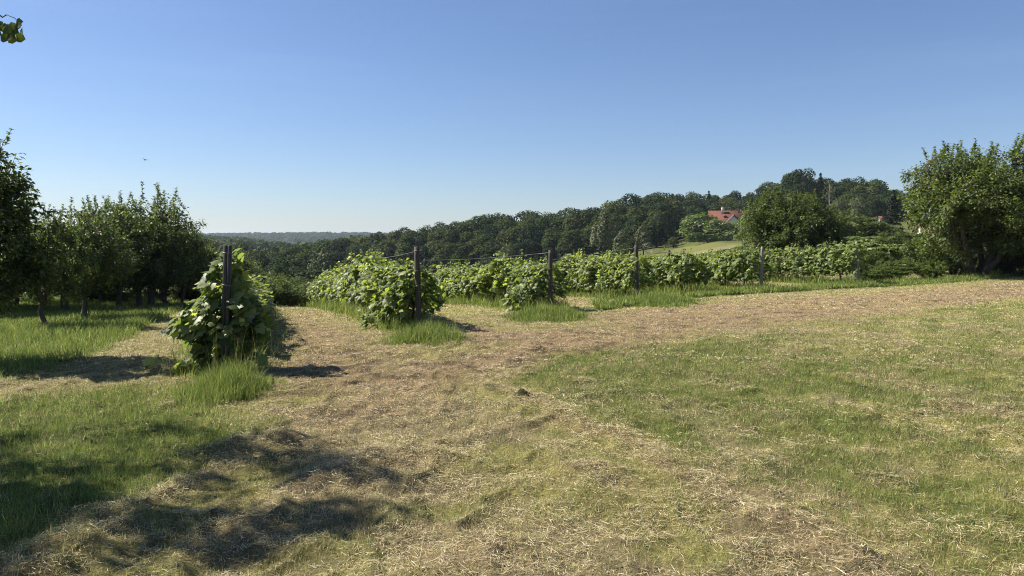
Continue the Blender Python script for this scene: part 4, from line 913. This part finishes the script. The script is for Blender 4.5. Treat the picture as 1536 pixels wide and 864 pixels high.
for i in range(8):
    d = 48+i*6; xa, xb = xat(1262+rng.uniform(-30, 20), d), xat(1400+rng.uniform(-30, 40), d); L = xb-xa; za, zb = ground(xa, d), ground(xb, d)
    o = hv.copy(); C.objects.link(o); o.location = ((xa+xb)/2, d, (za+zb)/2); o.scale = (L/12, 1.2, .8); o.rotation_euler = (0, -math.atan2(zb-za, L), rng.normal(0, .05)); o.scale.x *= (-1)**i
    tag(o, 'leafy vine row on the slope right of the leaning pale post', 'vine row', 'vine rows on the slope at right')

# ------------------------------------------------------------------ houses
M['roof'] = bark_mat('red_roof_tile', (.085,.036,.025), (.14,.058,.04), 3, .8, (1, 1, 1)); M['render'] = plain_mat('white_render', (.84,.82,.78), .9, 0, .06, 2)
M['barge'] = plain_mat('dark_brown_board', (.045,.028,.02), .7); M['pane'] = plain_mat('window_glass', (.03,.035,.04), .1, 0, .1); M['brick'] = plain_mat('chimney_render', (.60,.58,.54), .9)
M['roof_brown'] = bark_mat('brown_roof_tile', (.12,.075,.055), (.22,.14,.11), 3, .85, (1, 1, 1))
def prism(mb, L, Wd, z0, z1, over=0, thick=0):
    """gabled body along local x"""
    x, y = L/2, Wd/2
    V = [(-x,-y,z0),(-x,y,z0),(-x,0,z1),(x,-y,z0),(x,y,z0),(x,0,z1)]; mb.add(V, [(0,2,1),(3,4,5),(0,3,5),(0,5,2),(1,2,5),(1,5,4),(0,1,4),(0,4,3)])
def roof_slabs(mb, L, Wd, z0, z1, ov, th):
    x = L/2+ov; sl = (z1-z0)/(Wd/2); y = Wd/2+ov
    for s in (-1, 1):
        V = [(-x, s*y, z1-sl*y), (x, s*y, z1-sl*y), (x, 0, z1), (-x, 0, z1)]; V = V+[(a, b, c+th) for a, b, c in V]
        mb.add(V, [(0,1,2),(0,2,3),(4,6,5),(4,7,6),(0,4,5),(0,5,1),(1,5,6),(1,6,2),(2,6,7),(2,7,3),(3,7,4),(3,4,0)])
def window(parent, c, wd, h, face):
    """a framed window set in a wall facing -y (face 0) of the house"""
    mb = MB(); t = .09
    for dx, dz, sx, sz in [(0, h/2, wd, t), (0, -h/2, wd, t), (-wd/2, 0, t, h-t), (wd/2, 0, t, h-t), (0, 0, t*.7, h-t)]: box(mb, (c[0]+dx, c[1]-.04, c[2]+dz), (sx, .1, sz))
    f = mb.build('window', M['barge'], parent); mb = MB(); box(mb, (c[0], c[1]-.015, c[2]), (wd-.05, .03, h-.05)); mb.build('pane', M['pane'], f)
hd = 252.0; zr = zat(316, hd, 1088); hx = xat(1090, hd); gzh = ground(hx, hd)
ho = empty('farm_house', (hx, hd, zr-8.2), 'white farmhouse with a red tiled roof at the edge of the wood', 'house', rz=R(-13))
mb = MB(); box(mb, (0, 0, 2.15), (11.2, 8.2, 4.5)); prism(mb, 11.2, 8.2, 4.4, 8.0); mb.build('wall', M['render'], ho)
mb = MB(); roof_slabs(mb, 11.2, 8.2, 4.4, 8.03, .55, .2); rf = mb.build('roof', M['roof'], ho)
mb = MB(); box(mb, (-1.6, -.9, 8.25), (.8, .7, 2.0), bev=.05); box(mb, (-1.6, -.9, 9.3), (.95, .85, .14)); mb.build('chimney', M['brick'], rf)
mb = MB(); box(mb, (3.6, -.7, 8.0), (.5, .5, 1.4), bev=.04); mb.build('chimney', M['barge'], rf)
mb = MB(); box(mb, (-.9, -2.4, 6.32), (.85, .9, .5)); mb.build('roof_hatch', M['barge'], rf)
gb = MB()   # cross gable towards the viewer
V = np.array([(-2.7,0,-.4),(2.7,0,-.4),(2.7,0,3.6),(0,0,6.35),(-2.7,0,3.6)], float); V = np.vstack([V+[1.7, -6.2, 0], V+[1.7, -2.0, 0]])
gb.add(V, [(0,1,2),(0,2,4),(4,2,3),(0,5,6),(0,6,1),(1,6,7),(1,7,2),(5,0,4),(5,4,9)]); gb.build('gable_wall', M['render'], ho)
for s in (-1, 1):
    mb = MB(); V = np.array([(0, -6.9, 6.62), (s*3.25, -6.9, 3.30), (s*3.25, -1.6, 3.30), (0, -1.6, 6.62)]); V = np.vstack([V, V+[0, 0, .2]]) + [1.7, 0, 0]
    mb.add(V, [(0,1,2),(0,2,3),(4,6,5),(4,7,6),(0,4,5),(0,5,1),(1,5,6),(1,6,2),(2,6,7),(2,7,3)]); mb.build('gable_roof', M['roof_brown'], ho)
    mb = MB(); V = np.array([(0, -6.96, 6.85), (s*3.35, -6.96, 3.42), (s*3.35, -6.96, 3.05), (0, -6.96, 6.45)])+[1.7, 0, 0]; V = np.vstack([V, V+[0, .06, 0]]); mb.add(V, [(0,1,2),(0,2,3),(4,6,5),(4,7,6),(0,4,5),(0,5,1),(2,3,7),(2,7,6)]); mb.build('barge_board', M['barge'], ho)
window(ho, (1.7, -6.2, 2.4), 1.4, 1.3, 0); window(ho, (-3, -4.1, 2.2), 1.3, 1.3, 0); window(ho, (-.8, -4.1, 2.2), 1.3, 1.3, 0)
# a second house behind the big tree, and the bit of red roof further up
hd = 88.0; hx = xat(1424, hd); zt = zat(331, hd, 1424)
h2 = empty('cottage', (hx, hd, zt-4.1), 'white cottage showing between the leaves of the many-stemmed tree', 'house', rz=R(-12))
mb = MB(); box(mb, (0, 0, .9), (6.4, 5, 2.8)); prism(mb, 6.4, 5, 2.3, 3.9); mb.build('wall', M['render'], h2)
mb = MB(); roof_slabs(mb, 6.4, 5, 2.3, 3.93, .4, .16); mb.build('roof', M['roof_brown'], h2)
window(h2, (1.2, -2.5, 1.3), 1.0, 1.0, 0)
hd = 160.0; hx = xat(1323, hd); zt = zat(323, hd, 1323)
h3 = empty('cottage', (hx, hd, zt-4.2), 'tiny bit of red roof in the trees below the right skyline', 'house', rz=R(10))
mb = MB(); box(mb, (0, 0, 1.2), (1.9, 2.4, 2.6)); prism(mb, 1.9, 2.4, 2.4, 3.9); mb.build('wall', M['render'], h3)
mb = MB(); roof_slabs(mb, 1.9, 2.4, 2.4, 3.93, .2, .12); mb.build('roof', M['roof'], h3)

# ------------------------------------------------------------------ far woods, bird, haze
g = np.random.default_rng(900); f = MB()
n = 3600; dd = np.concatenate([g.uniform(300, 700, 1100), g.uniform(700, 1350, 1900), g.uniform(1700, 2600, 1500)]); uu = g.uniform(-.62, -.12, len(dd)); n = len(dd)
k = ~((dd < 420) & (uu > -.24)); dd, uu = dd[k], uu[k]; n = len(dd)
xx = dd*uu; zz = T(xx, dd); hh = g.uniform(9, 15, n)*(1-.25*(dd < 420)); rr_ = g.uniform(4.2, 6.5, n)*np.where(dd > 1600, 1.7, 1)
q = 46
d3 = rdir(n*q, g).reshape(n, q, 3); d3[..., 2] = np.abs(d3[..., 2])*1.0-.15
lob = (.8+.35*g.random((n, q)))
P = np.stack([xx[:, None]+d3[..., 0]*rr_[:, None]*lob, dd[:, None]+d3[..., 1]*rr_[:, None]*lob, zz[:, None]+hh[:, None]*.62+d3[..., 2]*hh[:, None]*.42*lob], -1)
tt = np.clip(.42+g.normal(0, .13, (n, 1))+g.normal(0, .10, (n, q)), 0, 1)
leaves(f, P.reshape(-1, 3), (d3+g.normal(0, .35, d3.shape)).reshape(-1, 3), rdir(n*q, g), (g.uniform(1.6, 3.0, (n, q))*(rr_[:, None]/5)).ravel(), tt.ravel(), CLUMP)
tag(f.build('distant_wood', M['wood']), kind='stuff')
by = 60.0; mb = MB()
body = np.array([(-.16, 0, 0), (-.08, 0, .01), (.05, 0, .015), (.15, 0, .01), (.20, 0, 0)]); tube(mb, body, [.01, .035, .045, .025, .006], 8)
for s in (-1, 1): mb.add(np.array([(.06, s*.03, .02), (-.06, s*.03, .02), (-.03, s*.17, .07), (.05, s*.17, .075), (-.06, s*.36, .03), (.0, s*.34, .045)]), [(0,1,2),(0,2,3),(3,2,4),(3,4,5)])
mb.add(np.array([(-.14, 0, 0), (-.27, -.05, 0), (-.27, .05, 0), (-.14, .015, 0)]), [(0,1,2),(0,2,3)])
o = mb.build('bird', M['barge']); o.location = (xat(222, by), by, zat(240, by, 222)); o.rotation_euler = (.15, 0, 2.6); tag(o, 'tiny dark bird flying in the sky above the orchard', 'bird')
m, nt, N, L = mat('air_haze'); v = N.new('ShaderNodeVolumePrincipled'); v.inputs['Color'].default_value = (.70, .84, 1, 1); v.inputs['Density'].default_value = .0001; v.inputs['Anisotropy'].default_value = .2
o_ = N.new('ShaderNodeOutputMaterial'); L.new(v.outputs[0], o_.inputs['Volume'])
mb = MB(); zt = 62.0; zb = -21.0; box(mb, (0, 0, (zt+zb)/2), (12400, 12400, zt-zb)); o = mb.build('haze', m); tag(o, kind='stuff')
print('wood', nwood, 'valley', nval, 'vines', cnt, 'zmin', gz.min(), 'zmax', gz.max())
